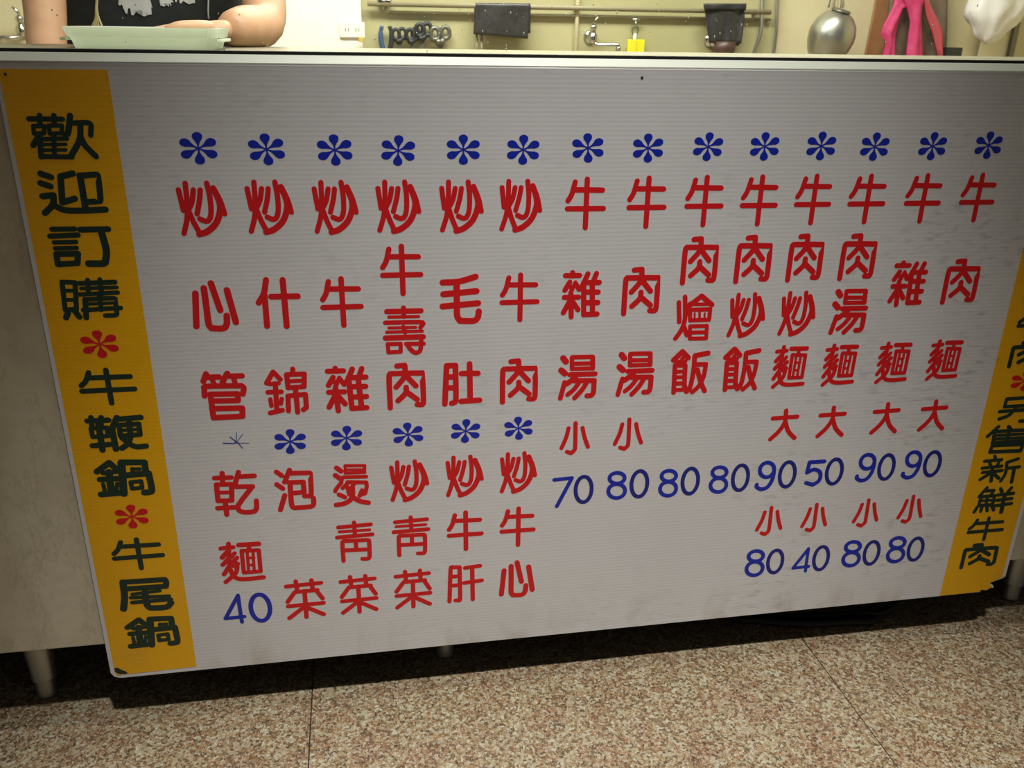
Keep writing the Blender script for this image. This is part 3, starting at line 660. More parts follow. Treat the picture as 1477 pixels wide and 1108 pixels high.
# ------------------------------------------------------------------ tray on the worktop
TY = .27
def tx(px): return P(px, 50, TY).x
zt0 = .9029; zt1 = P(200, 39.5, TY).z; a0, a1 = tx(85), tx(315); TD = .15
tr = thing('plastic_tray', 'shallow milky white plastic tray on the worktop in front of the person', 'tray', ((a0+a1)/2, TY+TD/2, zt0))
def tray_shell():
    bm = bmesh.new(); c = Vector(((a0+a1)/2, TY+TD/2, 0)); hw = (a1-a0)/2; hd = TD/2; H = zt1-zt0
    def ring(i, z, rad=.018):
        out = []
        for sxx, syy, st_ in ((1, 1, 0), (-1, 1, 90), (-1, -1, 180), (1, -1, 270)):
            for t in range(0, 91, 18):
                a = math.radians(st_+t); out.append(bm.verts.new((c.x+sxx*(hw-i-rad)+rad*math.cos(a), c.y+syy*(hd-i-rad)+rad*math.sin(a), zt0+z)))
        return out
    rs = [ring(.011, .0), ring(.007, H*.52), ring(.004, H*.54), ring(.001, H*.94), ring(0, H), ring(.002, H), ring(.006, H*.9), ring(.009, H*.5), ring(.014, .002)]
    for a, b in zip(rs, rs[1:]):
        for i in range(len(a)): bm.faces.new((a[i], a[(i+1) % len(a)], b[(i+1) % len(a)], b[i]))
    bm.faces.new(rs[0][::-1]); bm.faces.new(rs[-1]); return bm
part('tray_shell', tray_shell(), M['tray'], tr)
for s in (-1, 1):
    xx = a0+.004 if s < 0 else a1-.004
    part('handle_lug', box(min(xx, xx+s*.007), max(xx, xx+s*.007), TY+.01, TY+TD-.04, zt0+.010, zt0+.014, bev=.001), M['tray'], tr)

# ------------------------------------------------------------------ person behind the worktop
PX, PY = -.368, .89
pr = thing('person', 'person in a black cow print T-shirt leaning on the worktop behind the tray', 'person', (PX, PY, 0))
def skin(name, J, E, m, parent, sub=2, root=None):
    me = bpy.data.meshes.new(name+'_cage'); keys = list(J); me.from_pydata([J[k][0] for k in keys], [(keys.index(a), keys.index(b)) for a, b in E], [])
    o = bpy.data.objects.new(name, me); COL.objects.link(o)
    md = o.modifiers.new('s', 'SKIN'); md.use_smooth_shade = True
    if not me.skin_vertices:
        bm = bmesh.new(); bm.from_mesh(me); bm.verts.layers.skin.new(); bm.to_mesh(me); bm.free()
    sv = me.skin_vertices[0].data
    for i, k in enumerate(keys):
        r = J[k][1]; sv[i].radius = (r, r) if not isinstance(r, tuple) else r
        sv[i].use_root = (k == (root or keys[0]))
    sd = o.modifiers.new('d', 'SUBSURF'); sd.levels = sub; sd.render_levels = sub
    bpy.context.view_layer.update()
    me2 = bpy.data.meshes.new_from_object(o.evaluated_get(bpy.context.evaluated_depsgraph_get()))
    o.modifiers.clear(); o.data = me2; me2.materials.clear(); me2.materials.append(m)
    for p in me2.polygons: p.use_smooth = True
    bpy.data.meshes.remove(me)
    if parent is not None: keep(parent, o)
    return o
def merge(objs):
    """join meshes of several skinned pieces into the first"""
    bm = bmesh.new()
    for o in objs: bm.from_mesh(o.data)
    me = objs[0].data; mt = me.materials[0]; bm.to_mesh(me); bm.free()
    for o in objs[1:]: bpy.data.objects.remove(o)
    for p in me.polygons: p.use_smooth = True
    return objs[0]
V3 = Vector
# left arm (right in the picture) rests on the worktop, hand on the tray
el_l = P(384, 47, .565); el_l.z = .9285; wr_l = P(328, 50, .455); wr_l.z = .9285
el_r = V3((P(66, 20, .74).x, .74, .95)); wr_r = V3((el_r.x+.02, .60, .79))
SH = 1.30
body = {
 'pelvis': ((PX, PY+.02, .86), (.145, .10)), 'waist': ((PX, PY, 1.00), (.125, .088)), 'chest': ((PX, PY-.02, 1.16), (.145, .10)), 'top': ((PX, PY-.01, 1.275), (.100, .066)),
 'neck': ((PX, PY-.02, 1.36), (.052, .052)), 'jaw': ((PX, PY-.045, 1.430), (.074, .080)), 'skull': ((PX, PY-.035, 1.50), (.092, .108)), 'crown': ((PX, PY-.03, 1.565), (.070, .084)),
 'shl': ((PX+.158, PY-.01, SH-.022), .050), 'shr': ((PX-.158, PY-.01, SH-.022), .050),
 'ual': (tuple((V3((PX+.175, PY-.01, SH))*.5+el_l*.5)+V3((.015, .02, 0))), .042), 'ell': (tuple(el_l), .038), 'fal': (tuple(el_l*.55+wr_l*.45+V3((0, 0, .004))), .038), 'wrl': (tuple(wr_l), .027),
 'uar': (tuple(V3((PX-.175, PY-.01, SH))*.5+el_r*.5), .046), 'elr': (tuple(el_r), .038), 'far': (tuple(el_r*.5+wr_r*.5), .034), 'wrr': (tuple(wr_r), .024),
 'hipl': ((PX+.085, PY+.02, .82), .085), 'hipr': ((PX-.085, PY+.02, .82), .085), 'knl': ((PX+.10, PY-.01, .46), .055), 'knr': ((PX-.10, PY-.01, .46), .055),
 'anl': ((PX+.10, PY+.03, .085), .036), 'anr': ((PX-.10, PY+.03, .085), .036)}
be = [('pelvis', 'waist'), ('waist', 'chest'), ('chest', 'top'), ('top', 'neck'), ('neck', 'jaw'), ('jaw', 'skull'), ('skull', 'crown'), ('top', 'shl'), ('top', 'shr'), ('shl', 'ual'), ('ual', 'ell'), ('ell', 'fal'), ('fal', 'wrl'),
      ('shr', 'uar'), ('uar', 'elr'), ('elr', 'far'), ('far', 'wrr'), ('pelvis', 'hipl'), ('pelvis', 'hipr'), ('hipl', 'knl'), ('hipr', 'knr'), ('knl', 'anl'), ('knr', 'anr')]
pieces = [skin('body', body, be, M['skin'], None)]
def hand(wr, d, up, side, curl):
    """wr wrist, d pointing along the hand, up back of the hand, side towards the thumb"""
    d = d.normalized(); side = (side-d*side.dot(d)).normalized(); up = side.cross(d) if up.dot(side.cross(d)) > 0 else d.cross(side)
    out = [skin('palm', {'w': (tuple(wr-d*.01), (.020, .016)), 'a': (tuple(wr+d*.035), (.034, .014)), 'b': (tuple(wr+d*.072), (.037, .012))}, [('w', 'a'), ('a', 'b')], M['skin'], None, 2)]
    for off, ln in ((.028, .066), (.009, .074), (-.010, .068), (-.027, .054)):
        p = wr+d*.062+side*off; a = 0; J = {'0': (tuple(p), .0085)}; E = []; q = p+d*.014; J['1'] = (tuple(q), .0088); E.append(('0', '1'))
        for k, fr in enumerate((.45, .32, .23)):
            a += curl; q = q+(d*math.cos(a)-up*math.sin(a))*ln*fr; J[str(k+2)] = (tuple(q), .0080-.0008*k); E.append((str(k+1), str(k+2)))
        out.append(skin('finger', J, E, M['skin'], None, 2))
    p = wr+d*.018+side*.022; q1 = p+(d*.6+side*.8)*.030; q2 = q1+(d*.85+side*.4)*.030; q3 = q2+(d*.95-up*.25)*.022
    out.append(skin('thumb', {'0': (tuple(p), .012), '1': (tuple(q1), .0105), '2': (tuple(q2), .0092), '3': (tuple(q3), .0075)}, [('0', '1'), ('1', '2'), ('2', '3')], M['skin'], None, 2))
    return out
pieces += hand(wr_l, V3((-1, -.02, -.05)), V3((0, .1, 1)), V3((-.1, -1, .1)), .12)
pieces += hand(wr_r, V3((.05, -.35, -.9)), V3((0, -1, .2)), V3((1, 0, 0)), .55)
# ears and nose
for s in (-1, 1):
    pieces.append(skin('ear', {'a': ((PX+s*.076, PY-.03, 1.475), (.010, .016)), 'b': ((PX+s*.083, PY-.025, 1.505), (.007, .018))}, [('a', 'b')], M['skin'], None, 2))
pieces.append(skin('nose', {'a': ((PX, PY-.125, 1.505), .008), 'b': ((PX, PY-.140, 1.475), .011), 'c': ((PX, PY-.120, 1.470), .010)}, [('a', 'b'), ('b', 'c')], M['skin'], None, 2))
bd = merge(pieces); bd.name = 'body'; keep(pr, bd)
for s in (-1, 1):
    eb = bmesh.new(); bmesh.ops.create_uvsphere(eb, u_segments=12, v_segments=8, radius=.011, matrix=Matrix.Translation((PX+s*.030, PY-.112, 1.502))); part('eye', eb, M['print'], pr, True)
    eb = bmesh.new(); bmesh.ops.create_uvsphere(eb, u_segments=10, v_segments=6, radius=.006, matrix=Matrix.Translation((PX+s*.030, PY-.1185, 1.502))); part('iris', eb, M['hair'], pr, True)
lb = bmesh.new(); tube(lb, catmull([(PX-.022, PY-.108, 1.437), (PX, PY-.115, 1.435), (PX+.022, PY-.108, 1.437)], 4), .005, 8); part('mouth', lb, M['coral'], pr, True)
skin('hair', {'a': ((PX, PY+.018, 1.46), (.084, .078)), 'b': ((PX, PY-.008, 1.545), (.104, .112)), 'c': ((PX, PY-.035, 1.605), (.074, .084))}, [('a', 'b'), ('b', 'c')], M['hair'], pr)
shirt = skin('t_shirt', {
 'hem': ((PX, PY+.02, .80), (.195, .130)), 'pelvis': ((PX, PY+.015, .88), (.192, .126)), 'waist': ((PX, PY, 1.00), (.184, .118)), 'chest': ((PX, PY-.02, 1.16), (.178, .118)), 'top': ((PX, PY-.01, 1.285), (.125, .085)), 'col': ((PX, PY-.015, 1.335), (.062, .060)),
 'shl': ((PX+.158, PY-.01, SH-.004), .070), 'shr': ((PX-.158, PY-.01, SH-.004), .070),
 'sl': (tuple(V3((PX+.165, PY-.01, SH-.005))*.35+V3(body['ual'][0])*.65+V3((.004, 0, 0))), .060), 'sr': (tuple(V3((PX-.165, PY-.01, SH-.005))*.35+V3(body['uar'][0])*.65), .060)},
 [('hem', 'pelvis'), ('pelvis', 'waist'), ('waist', 'chest'), ('chest', 'top'), ('top', 'col'), ('top', 'shl'), ('top', 'shr'), ('shl', 'sl'), ('shr', 'sr')], M['shirt'], pr, 3)
for s, nm in ((1, 'trouser_leg'), (-1, 'trouser_leg')):
    skin(nm, {'a': ((PX+s*.07, PY+.02, .87), .105), 'b': ((PX+s*.088, PY+.015, .74), .098), 'c': ((PX+s*.10, PY-.01, .46), .072), 'd': ((PX+s*.10, PY+.03, .11), .056)}, [('a', 'b'), ('b', 'c'), ('c', 'd')], M['trouser'], pr)
    skin('shoe', {'a': ((PX+s*.10, PY+.055, .048), (.042, .046)), 'b': ((PX+s*.105, PY-.03, .044), (.044, .042)), 'c': ((PX+s*.11, PY-.12, .036), (.042, .034)), 'd': ((PX+s*.11, PY-.165, .032), (.032, .028))}, [('a', 'b'), ('b', 'c'), ('c', 'd')], M['shoe'], pr)
# cow print laid on the shirt
bvh = BVHTree.FromPolygons([v.co.copy() for v in shirt.data.vertices], [list(p.vertices) for p in shirt.data.polygons])
def shirt_y(x, z):
    h = bvh.ray_cast(Vector((x, PY-1, z)), Vector((0, 1, 0))); return h[0].y if h[0] else PY-.1
COW = [(0, 8), (1, 11), (4, 12.5), (5, 15), (6.5, 13), (9, 13.2), (20, 13.6), (25, 13), (27, 11), (27.6, 5), (27.0, 5.2), (26.7, 9), (26.2, 8), (26.4, .2), (24.8, 0), (24.6, 4.6), (23, 6.4), (21.6, 4.4), (20.6, -1.4), (19.0, -1.4), (19.8, 5.8), (17, 5.2), (11.6, 5.4), (11.2, -.8), (9.6, -.8), (9.4, 4.6), (7.6, 4.6), (6.4, .4), (4.9, .6), (5.6, 5.6), (5, 7.5), (3, 7.6), (1, 6.6)]
def cow(px, py, wpx, flip=False):
    Y = PY-.13; p0 = P(px, py, Y); sc = (P(px+wpx, py, Y).x-p0.x)/28
    me = bmesh.new(); q = [(((28-x) if flip else x)*sc+p0.x, z*sc+p0.z) for x, z in COW]
    if flip: q = q[::-1]
    vs = [me.verts.new((x, 0, z)) for x, z in q]
    if vs: me.faces.new(vs)
    bmesh.ops.triangulate(me, faces=me.faces[:]); bmesh.ops.subdivide_edges(me, edges=me.edges[:], cuts=2)
    for v in me.verts: v.co.y = shirt_y(v.co.x, v.co.z)-.0022
    bmesh.ops.recalc_face_normals(me, faces=me.faces[:])
    o = obj('cow_print', me, M['print']); o.parent = shirt
cow(168, 20, 50); cow(227, 8, 20, True); cow(243, 3, 36); cow(180, -30, 44, True); cow(250, -40, 40); cow(140, -60, 40)
def cordline(name, spec, r, m, nb=1):
    bm = bmesh.new(); rr = random.Random(3)
    for b in range(nb):
        ax = rr.uniform(-1, 1); pts = []
        for px, py, sp in spec:
            p = P(px, py, .70); x = p.x+ax*sp; pts.append(V3((x, min(shirt_y(x, p.z), .80)-.007-.004*rr.random(), p.z)))
        tube(bm, catmull(pts, 4), r, 6)
    return part(name, bm, m, pr, True)
cordline('neck_cord', [(150, -330, .001), (133, -180, .001), (125, -60, .001), (122, -10, .0014), (120.5, 12, .0020), (121, 26, .004), (121, 38, .010), (121, 50, .012)], .0010, M['cord'], 26)
cordline('neck_cord', [(262, -330, 0), (280, -170, 0), (290, -60, 0), (290, -10, .0003), (289.5, 14, .0003), (290, 27, .0008)], .0013, M['print'], 2)

# ------------------------------------------------------------------ things on the back wall
W = WB-.002; WS = WB-.022; WP = WB-.122            # wall, splashback, pier faces
def tap(name, label, px, py, Y, spout_px, flip=1, group=None):
    c = P(px, py, Y); s = abs(P(spout_px, py, Y).x-c.x)*flip
    t = thing(name, label, 'tap', tuple(c), group)
    b = bmesh.new(); lathe(b, [(.034, 0), (.034, -.006), (.026, -.014), (.014, -.018), (.013, -.055)], (c.x, c.y, c.z), 20, 'y'); part('wall_flange', b, M['chrome'], t, True)
    b = bmesh.new(); lathe(b, [(.014, -.030), (.021, -.022), (.022, .006), (.016, .012), (.012, .034), (.017, .038), (.017, .05), (.010, .056)], (c.x, c.y-.062, c.z), 16); part('valve_body', b, M['chrome'], t, True)
    b = bmesh.new(); tube(b, [(c.x, c.y-.062, c.z+.05), (c.x+.004, c.y-.068, c.z+.068), (c.x+.016*flip, c.y-.080, c.z+.092)], [.008, .007, .0055], 8); part('lever', b, M['chrome'], t, True)
    b = bmesh.new(); tube(b, catmull([(c.x, c.y-.062, c.z-.024), (c.x+.02*flip, c.y-.075, c.z-.036), (c.x+s*.6, c.y-.09, c.z-.036), (c.x+s*.95, c.y-.098, c.z-.036), (c.x+s, c.y-.1, c.z-.052)], 4), .0095, 10)
    lathe(b, [(.010, -.066), (.014, -.064), (.014, -.048), (.010, -.044)], (c.x+s, c.y-.1, c.z), 12); part('spout', b, M['chrome'], t, True)
    return t
tap('wall_tap', 'chrome lever tap with sideways spout on the splashback, left of the yellow sponges', 851, 53, WS, 885)
tap('wall_tap', 'chrome tap on the left wall section beside the person\'s arm', 37, 42, W, 6, -1)
tap('wall_tap', 'chrome tap half hidden behind the dark hanging bag', 1024, 58, WS, 1033)
# outlet
c = P(508, 43, WP); w = (P(526, 43, WP).x-P(490, 43, WP).x)/2; h = .034
ou = thing('power_outlet', 'white double power outlet on the cream wall beside the person', 'outlet', tuple(c))
part('cover_plate', box(c.x-w, c.x+w, c.y-.008, c.y, c.z-h, c.z+h, bev=.003), M['outlet'], ou)
for s in (-1, 1):
    for q in (-.007, .007): part('slot', box(c.x+s*w*.42+q-.0015, c.x+s*w*.42+q+.0015, c.y-.0088, c.y-.006, c.z-.008, c.z+.008), M['void'], ou)
# small amber clip and white scrap at the foot of the pier
c = P(521, 57, WP-.03); o = obj('clip', box(c.x-.012, c.x+.012, c.y-.012, c.y+.012, c.z-.012, c.z+.012, bev=.004), M['amber']); 
b = bmesh.from_edit_mesh if False else None
tag(o, 'small amber plastic clip low on the corner of the cream wall', 'clip')
# rails
def rail(px0, py0, px1, py1, Y, r, label, m=M['pipe']):
    a, b_ = P(px0, py0, Y), P(px1, py1, Y); z = (a.z+b_.z)/2
    t = thing('wall_pipe', label, 'pipe', (a.x, Y, z))
    q = bmesh.new(); tube(q, [(a.x, Y, z), (b_.x, Y, z)], r, 12); part('tube', q, m, t, True)
    for f in (.04, .5, .96):
        x = a.x+(b_.x-a.x)*f; q = bmesh.new(); bx(q, x-.007, x+.007, Y, WS, z-r*1.25, z+r*1.25, bev=.001); part('pipe_clip', q, m, t)
rail(530, 9, 1112, 14, WS-.035, .012, 'horizontal water pipe running along the splashback')
rail(560, 21, 1112, 25, WS-.018, .006, 'thin pipe just below the water pipe on the splashback')
p0, p1 = P(835, -40, WS-.014), P(834, 90, WS-.014)
o = obj('reflection_bar', tube(bmesh.new(), [(p0.x, p0.y, 1.55), (p0.x, p0.y, .55)], .010, 10), M['wall_beige'], smooth=True); tag(o, 'pale vertical bar standing in for a glass reflection left of the lever tap', 'pipe')  # bar added to imitate a faint upright reflection in the pane
for k, (pa, pb, lb_) in enumerate([((1099, 14), (1087, 78), 'curved grey hose hanging right of the dark bag'), ((1121, 2), (1115, 78), 'straight grey pipe at the right end of the splashback')]):
    A, B = P(*pa, WS-.03), P(*pb, WS-.03); mid = (A+B)/2+V3((.012 if k == 0 else .003, -.01, 0))
    o = obj('hose', tube(bmesh.new(), catmull([A+V3((0, .01, .08)), A, mid, B, B+V3((-.02, .005, -.12))], 5), .010 if k == 0 else .008, 10), M['steel'], smooth=True); tag(o, lb_, 'pipe')
p = P(554, 2, WS-.03); o = obj('pipe_valve', lathe(bmesh.new(), [(.012, -.035), (.020, -.03), (.020, .03), (.012, .035)], tuple(p), 14, 'x'), M['chrome'], smooth=True); tag(o, 'small chrome valve on the water pipe above the scissors', 'valve')
# scissors and tools with ring handles
def scissors(px, py, hpx, spread, m, label, lean=0, blue=False):
    c = P(px, py, WS-.03); s = hpx/FPX*(c.y-CAM.y)
    t = thing('kitchen_scissors', label, 'scissors', tuple(c), 'scissors and tools hung in a row on the splashback')
    for k in (-1, 1):
        q = bmesh.new(); rr_ = s*.22; ctr = V3((c.x+k*spread, c.y+k*.003, c.z+s*(.30 if k > 0 else .26)))
        pts = [ctr+V3((math.cos(a)*rr_*.75, 0, math.sin(a)*rr_)) for a in [2*math.pi*i/16 for i in range(16)]]
        tube(q, pts, s*.085, 8, closed=True)
        tube(q, [ctr+V3((-k*rr_*.3, 0, -rr_)), V3((c.x+lean*.5, c.y, c.z-s*.12))], [s*.12, s*.13], 8)
        hd = part('ring_handle', q, m, t, True)
    for k in (-1, 1):
        q = bmesh.new(); prism(q, [(c.x+k*s*.01-s*.08, c.z-s*.08), (c.x+k*s*.06+lean, c.z-s*.95), (c.x+k*s*.06+lean+s*.05, c.z-s*.95), (c.x+k*s*.01+s*.08, c.z-s*.08)], c.y+k*.0015-.001, c.y+k*.0015+.001)
        part('blade', q, M['toolgrey'], t)
    q = bmesh.new(); lathe(q, [(s*.05, -.005), (s*.05, .005)], (c.x, c.y, c.z-s*.13), 10, 'y'); part('pivot', q, M['toolgrey'], t)
scissors(576, 58, 28, .016, M['tooldark'], 'small black scissors with round ring handles, right of the blue pliers')
scissors(611, 54, 34, .018, M['tooldark'], 'black scissors with a round handle leaning right, between two other pairs', -.03)
scissors(596, 59, 30, .014, M['tooldark'], 'narrow black scissors hung left of the leaning pair', -.03)
scissors(635, 59, 34, .026, M['toolgrey'], 'grey steel scissors with round handles, rightmost in the row')
c = P(557, 55, WS-.03); t = thing('pliers', 'blue handled pliers hung leftmost in the row of tools', 'pliers', tuple(c), 'scissors and tools hung in a row on the splashback')
for k, m_ in ((-1, M['toolblue']), (1, M['tooldark'])):
    q = bmesh.new(); tube(q, catmull([(c.x+k*.018, c.y, c.z+.055), (c.x+k*.026, c.y, c.z+.02), (c.x+k*.022, c.y, c.z-.03), (c.x+k*.006, c.y, c.z-.07)], 4), [.010]*4+[.0125]*8+[.009], 10); part('grip', q, m_, t, True)
    q = bmesh.new(); tube(q, [(c.x+k*.006, c.y, c.z-.07), (c.x+k*.014, c.y, c.z-.10), (c.x+k*.003, c.y, c.z-.135)], [.008, .011, .004], 8); part('jaw', q, M['toolgrey'], t, True)
# dark sheet over the pipe
def cloth(name, corners, Y, thick, m, label, cat, waves=3, amp=.006, nx=24, nz=10, parent=None):
    """hanging sheet with real thickness and folds; corners TL, TR, BR, BL as pixels"""
    tl, tr_, br, bl = [P(a, b, Y) for a, b in corners]; bm = bmesh.new(); F_ = []; B_ = []
    for j in range(nz+1):
        v = j/nz; rf = []; rb = []
        for i in range(nx+1):
            u = i/nx; p = tl.lerp(tr_, u).lerp(bl.lerp(br, u), v)
            y = Y+amp*math.sin(u*waves*2*math.pi+v*1.3)*(.35+.65*v)+amp*.4*math.sin(u*7.3+v*5)
            rf.append(bm.verts.new((p.x, y-thick/2, p.z))); rb.append(bm.verts.new((p.x, y+thick/2, p.z)))
        F_.append(rf); B_.append(rb)
    for j in range(nz):
        for i in range(nx):
            bm.faces.new((F_[j+1][i], F_[j+1][i+1], F_[j][i+1], F_[j][i])); bm.faces.new((B_[j][i], B_[j][i+1], B_[j+1][i+1], B_[j+1][i]))
    for i in range(nx):
        bm.faces.new((F_[0][i], F_[0][i+1], B_[0][i+1], B_[0][i])); bm.faces.new((F_[nz][i+1], F_[nz][i], B_[nz][i], B_[nz][i+1]))
    for j in range(nz):
        bm.faces.new((F_[j+1][0], F_[j][0], B_[j][0], B_[j+1][0])); bm.faces.new((F_[j][nx], F_[j+1][nx], B_[j+1][nx], B_[j][nx]))
    o = obj(name, bm, m, smooth=True)
    if parent is not None: keep(parent, o)
    elif label: tag(o, label, cat)
    return o
ds = thing('plastic_sheet', 'dark grey folded plastic sheet hung flat over the pipe, left of centre', 'sheet', tuple(P(724, 30, WS-.065)))
cloth('front_layer', [(686, 4), (765, 5), (761, 56), (683, 49)], WS-.068, .006, M['plastic_black'], None, None, 1.3, .003, parent=ds)
cloth('rear_layer', [(684, 11), (765.5, 8), (765, 48), (684, 47)], WS-.056, .006, M['plastic_black'], None, None, 1, .002, parent=ds)
q = bmesh.new(); 
for a, b_ in ((687, 688), (694, 695)):
    tube(q, [P(a, 44, WS-.04), P(b_, 78, WS-.04)+V3((0, 0, -.05))], .007, 8)
part('hanging_strap', q, M['pipe'], ds, True)
# dark tapering bag
hb = thing('hanging_bag', 'black plastic bag tapering to the bottom, hung over the pipe', 'bag', tuple(P(1045, 35, WS-.07)))
cloth('bag_front', [(1016, 7), (1076, 7), (1068, 63), (1023, 62)], WS-.085, .008, M['plastic_black'], None, None, 2.5, .006, parent=hb)
cloth('bag_back', [(1017, 9), (1075, 8), (1066, 66), (1024, 66)], WS-.055, .006, M['plastic_black'], None, None, 2, .004, parent=hb)
cloth('bag_rim', [(1015, 5), (1076.5, 5), (1076, 14), (1016, 14)], WS-.096, .006, M['tooldark'], None, None, 2, .003, 20, 3, parent=hb)
q = bmesh.new(); lathe(q, [(.02, -.10), (.045, -.07), (.058, -.02), (.060, .02)], tuple(P(1044, 66, WS-.07)), 18); part('bag_bottom', q, M['redplastic'], hb, True)
# yellow sponges on a ring
c = P(917, 30, WS-.03); t = thing('sponge_pair', 'pair of bright yellow sponges hung from a ring on a small wall tap', 'sponge', tuple(c))
q = bmesh.new(); pts = [c+V3((math.cos(a)*.016, 0, math.sin(a)*.022-.045)) for a in [2*math.pi*i/16 for i in range(16)]]; tube(q, pts, .0035, 6, closed=True); part('ring', q, M['toolgrey'], t, True)
q = bmesh.new(); tube(q, [c+V3((0, .03, 0)), c, c+V3((0, -.01, -.028))], .006, 8); tube(q, [c+V3((-.02, -.0, .006)), c+V3((.03, 0, .008))], .0055, 8); part('hook', q, M['chrome'], t, True)
q = bmesh.new(); tube(q, [c+V3((0, 0, -.06)), c+V3((0, 0, -.10))], .008, 8); part('loop', q, M['outlet'], t, True)
for a, b_, yy in ((905.5, 915.5, -.006), (914.5, 927.5, .004)):
    A, B = P(a, 57, WS-.03+yy), P(b_, 88, WS-.03+yy); part('sponge', box(A.x, B.x, A.y-.010, A.y+.010, B.z, A.z, bev=.004), M['yellowp'], t)
# round steel pot hung on a chain
c = P(1200, 50, WS-.17); R_ = .118
t = thing('steel_pot', 'round shiny steel pot hung on its side from a bundle of wire', 'pot', tuple(c))
q = bmesh.new(); lathe(q, [(.012, R_*1.0), (R_*.32, R_*.96), (R_*.62, R_*.80), (R_*.86, R_*.50), (R_*.98, R_*.12), (R_*.99, -.1*R_), (R_*.93, -R_*.45), (R_*.80, -R_*.8), (R_*.60, -R_*1.06), (R_*.3, -R_*1.18)], (0, 0, 0), 40)
pot = obj('pot_body', q, M['steel'], smooth=True); pot.parent = t; pot.rotation_euler = (math.radians(12), math.radians(9), 0)
q = bmesh.new(); pts = [V3((math.cos(a)*R_*1.0, math.sin(a)*R_*1.0, -.02)) for a in [2*math.pi*i/32 for i in range(32)]]; tube(q, pts, .0035, 6, closed=True)
o = obj('seam_ring', q, M['toolgrey'], smooth=True); o.parent = t; o.location = (.03, 0, 0); o.scale = (.93, .93, .93); o.rotation_euler = (math.radians(8), math.radians(68), 0)
q = bmesh.new(); lathe(q, [(.044, -.004), (.05, 0), (.044, .008), (.03, .010)], (0, 0, R_*.97), 20); o = obj('neck_ring', q, M['toolgrey'], smooth=True); o.parent = t; o.rotation_euler = (math.radians(12), math.radians(9), 0)
q = bmesh.new(); rr = random.Random(8)
for k in range(22):
    a = rr.uniform(0, 6.28); pts = [V3((rr.uniform(-.006, .006)+.04*math.cos(a)*f, .03*math.sin(a)*f, R_*.9+.30*(1-f)+.02*f+rr.uniform(-.004, .004))) for f in (1, .75, .5, .75*rr.random(), 0)]
    tube(q, catmull(pts, 3), .0013, 5)
o = obj('wire_bundle', q, M['steel'], smooth=True); o.parent = t; o['kind'] = 'stuff'
# brown board, grey bag and pink cloths
b0, b1, b2, b3 = P(1266, -6, W-.06), P(1364, -6, W-.06), P(1362, 90, W-.06), P(1254, 90, W-.06)
o = obj('leaning_board', prism(bmesh.new(), [(b3.x-.02, b3.z-.3), (b2.x, b2.z-.3), (b1.x, b1.z+.3), (b0.x+.03, b0.z+.3)], W-.03, W-.008), M['wood'])
tag(o, 'brown wooden board against the back wall behind the pink cloth', 'board')
o = cloth('grey_bag', [(1290, -40), (1366, -40), (1363, 95), (1276, 95)], W-.075, .03, M['greybag'], 'dull grey brown plastic bag hanging between the brown board and the pink cloth', 'bag', 3, .012)
o = obj('carton', box(P(1355, 70, W-.1).x, P(1377, 70, W-.1).x, W-.17, W-.115, P(1366, 68, W-.1).z-.35, P(1366, 68, W-.1).z, bev=.004), M['tooldark'])
tag(o, 'small dark carton low beside the hanging grey bag', 'box')
pk = thing('pink_cloth', 'bright pink cloth hanging in loose strips over the grey bag', 'cloth', tuple(P(1318, 30, W-.13)))
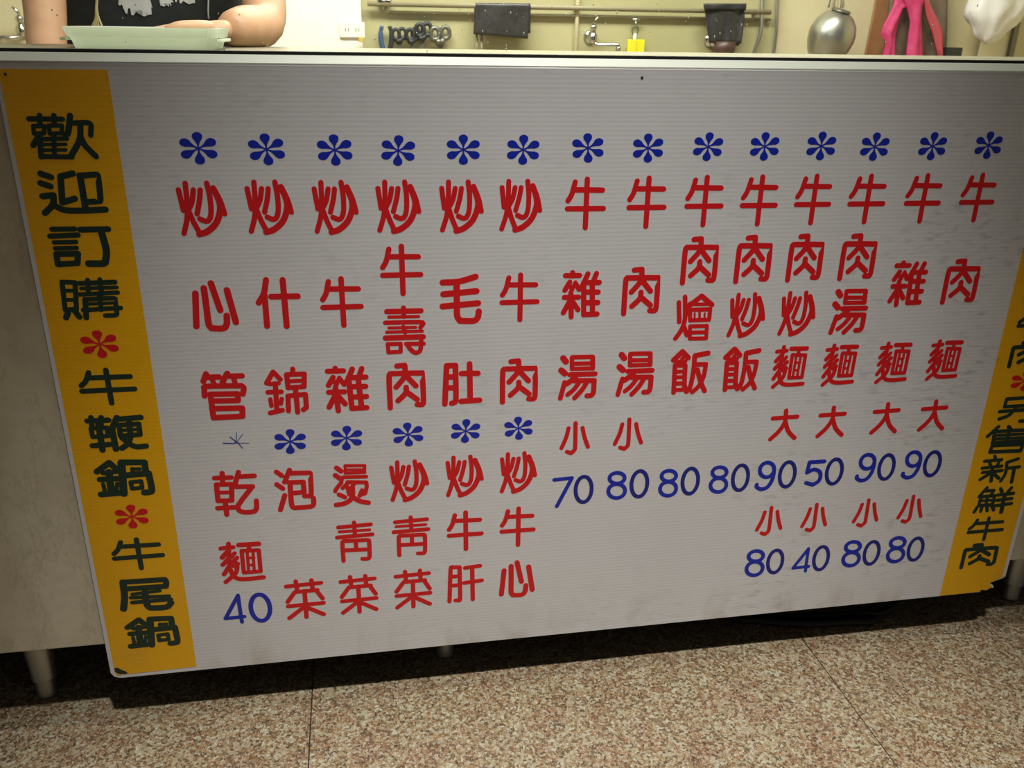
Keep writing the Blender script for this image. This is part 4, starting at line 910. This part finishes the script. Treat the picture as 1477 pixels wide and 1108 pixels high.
def strip(spec, m, Y, nm='cloth_strip', th=.012):
    bm = bmesh.new(); rows = []
    for k, (py, xa, xb) in enumerate(spec):
        A, B = P(xa, py, Y), P(xb, py, Y); row = []
        n = 8
        for i in range(n+1):
            u = i/n; p = A.lerp(B, u); row.append((p.x, Y-.016*math.sin(u*math.pi)-.006*math.sin(u*9+k), p.z))
        rows.append(row)
    F_ = [[bm.verts.new(p) for p in r] for r in rows]; B_ = [[bm.verts.new((p[0], p[1]+th, p[2])) for p in r] for r in rows]
    for j in range(len(rows)-1):
        for i in range(8):
            bm.faces.new((F_[j+1][i], F_[j+1][i+1], F_[j][i+1], F_[j][i])); bm.faces.new((B_[j][i], B_[j][i+1], B_[j+1][i+1], B_[j+1][i]))
        bm.faces.new((F_[j+1][0], F_[j][0], B_[j][0], B_[j+1][0])); bm.faces.new((F_[j][8], F_[j+1][8], B_[j+1][8], B_[j][8]))
    for i in range(8):
        bm.faces.new((F_[0][i], F_[0][i+1], B_[0][i+1], B_[0][i])); bm.faces.new((F_[-1][i+1], F_[-1][i], B_[-1][i], B_[-1][i+1]))
    o = obj(nm, bm, m, smooth=True); keep(pk, o)
strip([(-30, 1296, 1336), (0, 1291, 1338), (12, 1288, 1304), (36, 1276, 1296), (50, 1272, 1292), (60, 1280, 1290), (86, 1272, 1291), (120, 1270, 1292)], M['pink'], W-.135)
strip([(-30, 1300, 1336), (-5, 1302, 1337), (10, 1308, 1331), (30, 1314, 1330), (60, 1311, 1330), (88, 1308, 1331), (120, 1306, 1332)], M['pink'], W-.16)
strip([(-20, 1322, 1338), (4, 1332, 1340), (24, 1336, 1352), (45, 1345, 1361), (70, 1352, 1360), (90, 1355, 1360)], M['coral'], W-.15)
# white card and white polythene bag
A, B = P(1416, 58, W-.03), P(1456, 95, W-.03)
o = obj('white_card', box(A.x, B.x, W-.035, W-.02, B.z-.3, A.z+.25, bev=.002), M['paper']); tag(o, 'pale card standing against the wall below the white bag', 'card')
o = obj('thin_post', box(P(1458, 60, W-.05).x, P(1465, 60, W-.05).x, W-.06, W-.03, .5, P(1462, 32, W-.05).z, bev=.003), M['toolgrey']); tag(o, 'thin grey post right of the pale card, under the white bag', 'post')
c = P(1442, 0, W-.16); bm = bmesh.new(); bmesh.ops.create_icosphere(bm, subdivisions=4, radius=1)
for v in bm.verts:
    x, y, z = v.co; t_ = max(0, -z); nz_ = noise3.noise(v.co*2.2)*.22+noise3.noise(v.co*5)*.10
    s = (1+nz_)*(1-.45*t_*t_); v.co = (c.x+x*.155*s+.03*z*0-.02*t_, c.y+y*.10*s, c.z+z*.20*(1+nz_*.4)-(.02 if z < 0 else 0))
o = obj('white_bag', bm, M['whitebag'], smooth=True); tag(o, 'crumpled white polythene bag hanging at the right edge', 'bag')
q = bmesh.new(); tube(q, [(c.x-.02, c.y, c.z+.17), (c.x-.01, c.y+.05, c.z+.30), (c.x, W, c.z+.34)], .004, 6); o2 = obj('bag_handle', q, M['whitebag'], smooth=True); o2.parent = o
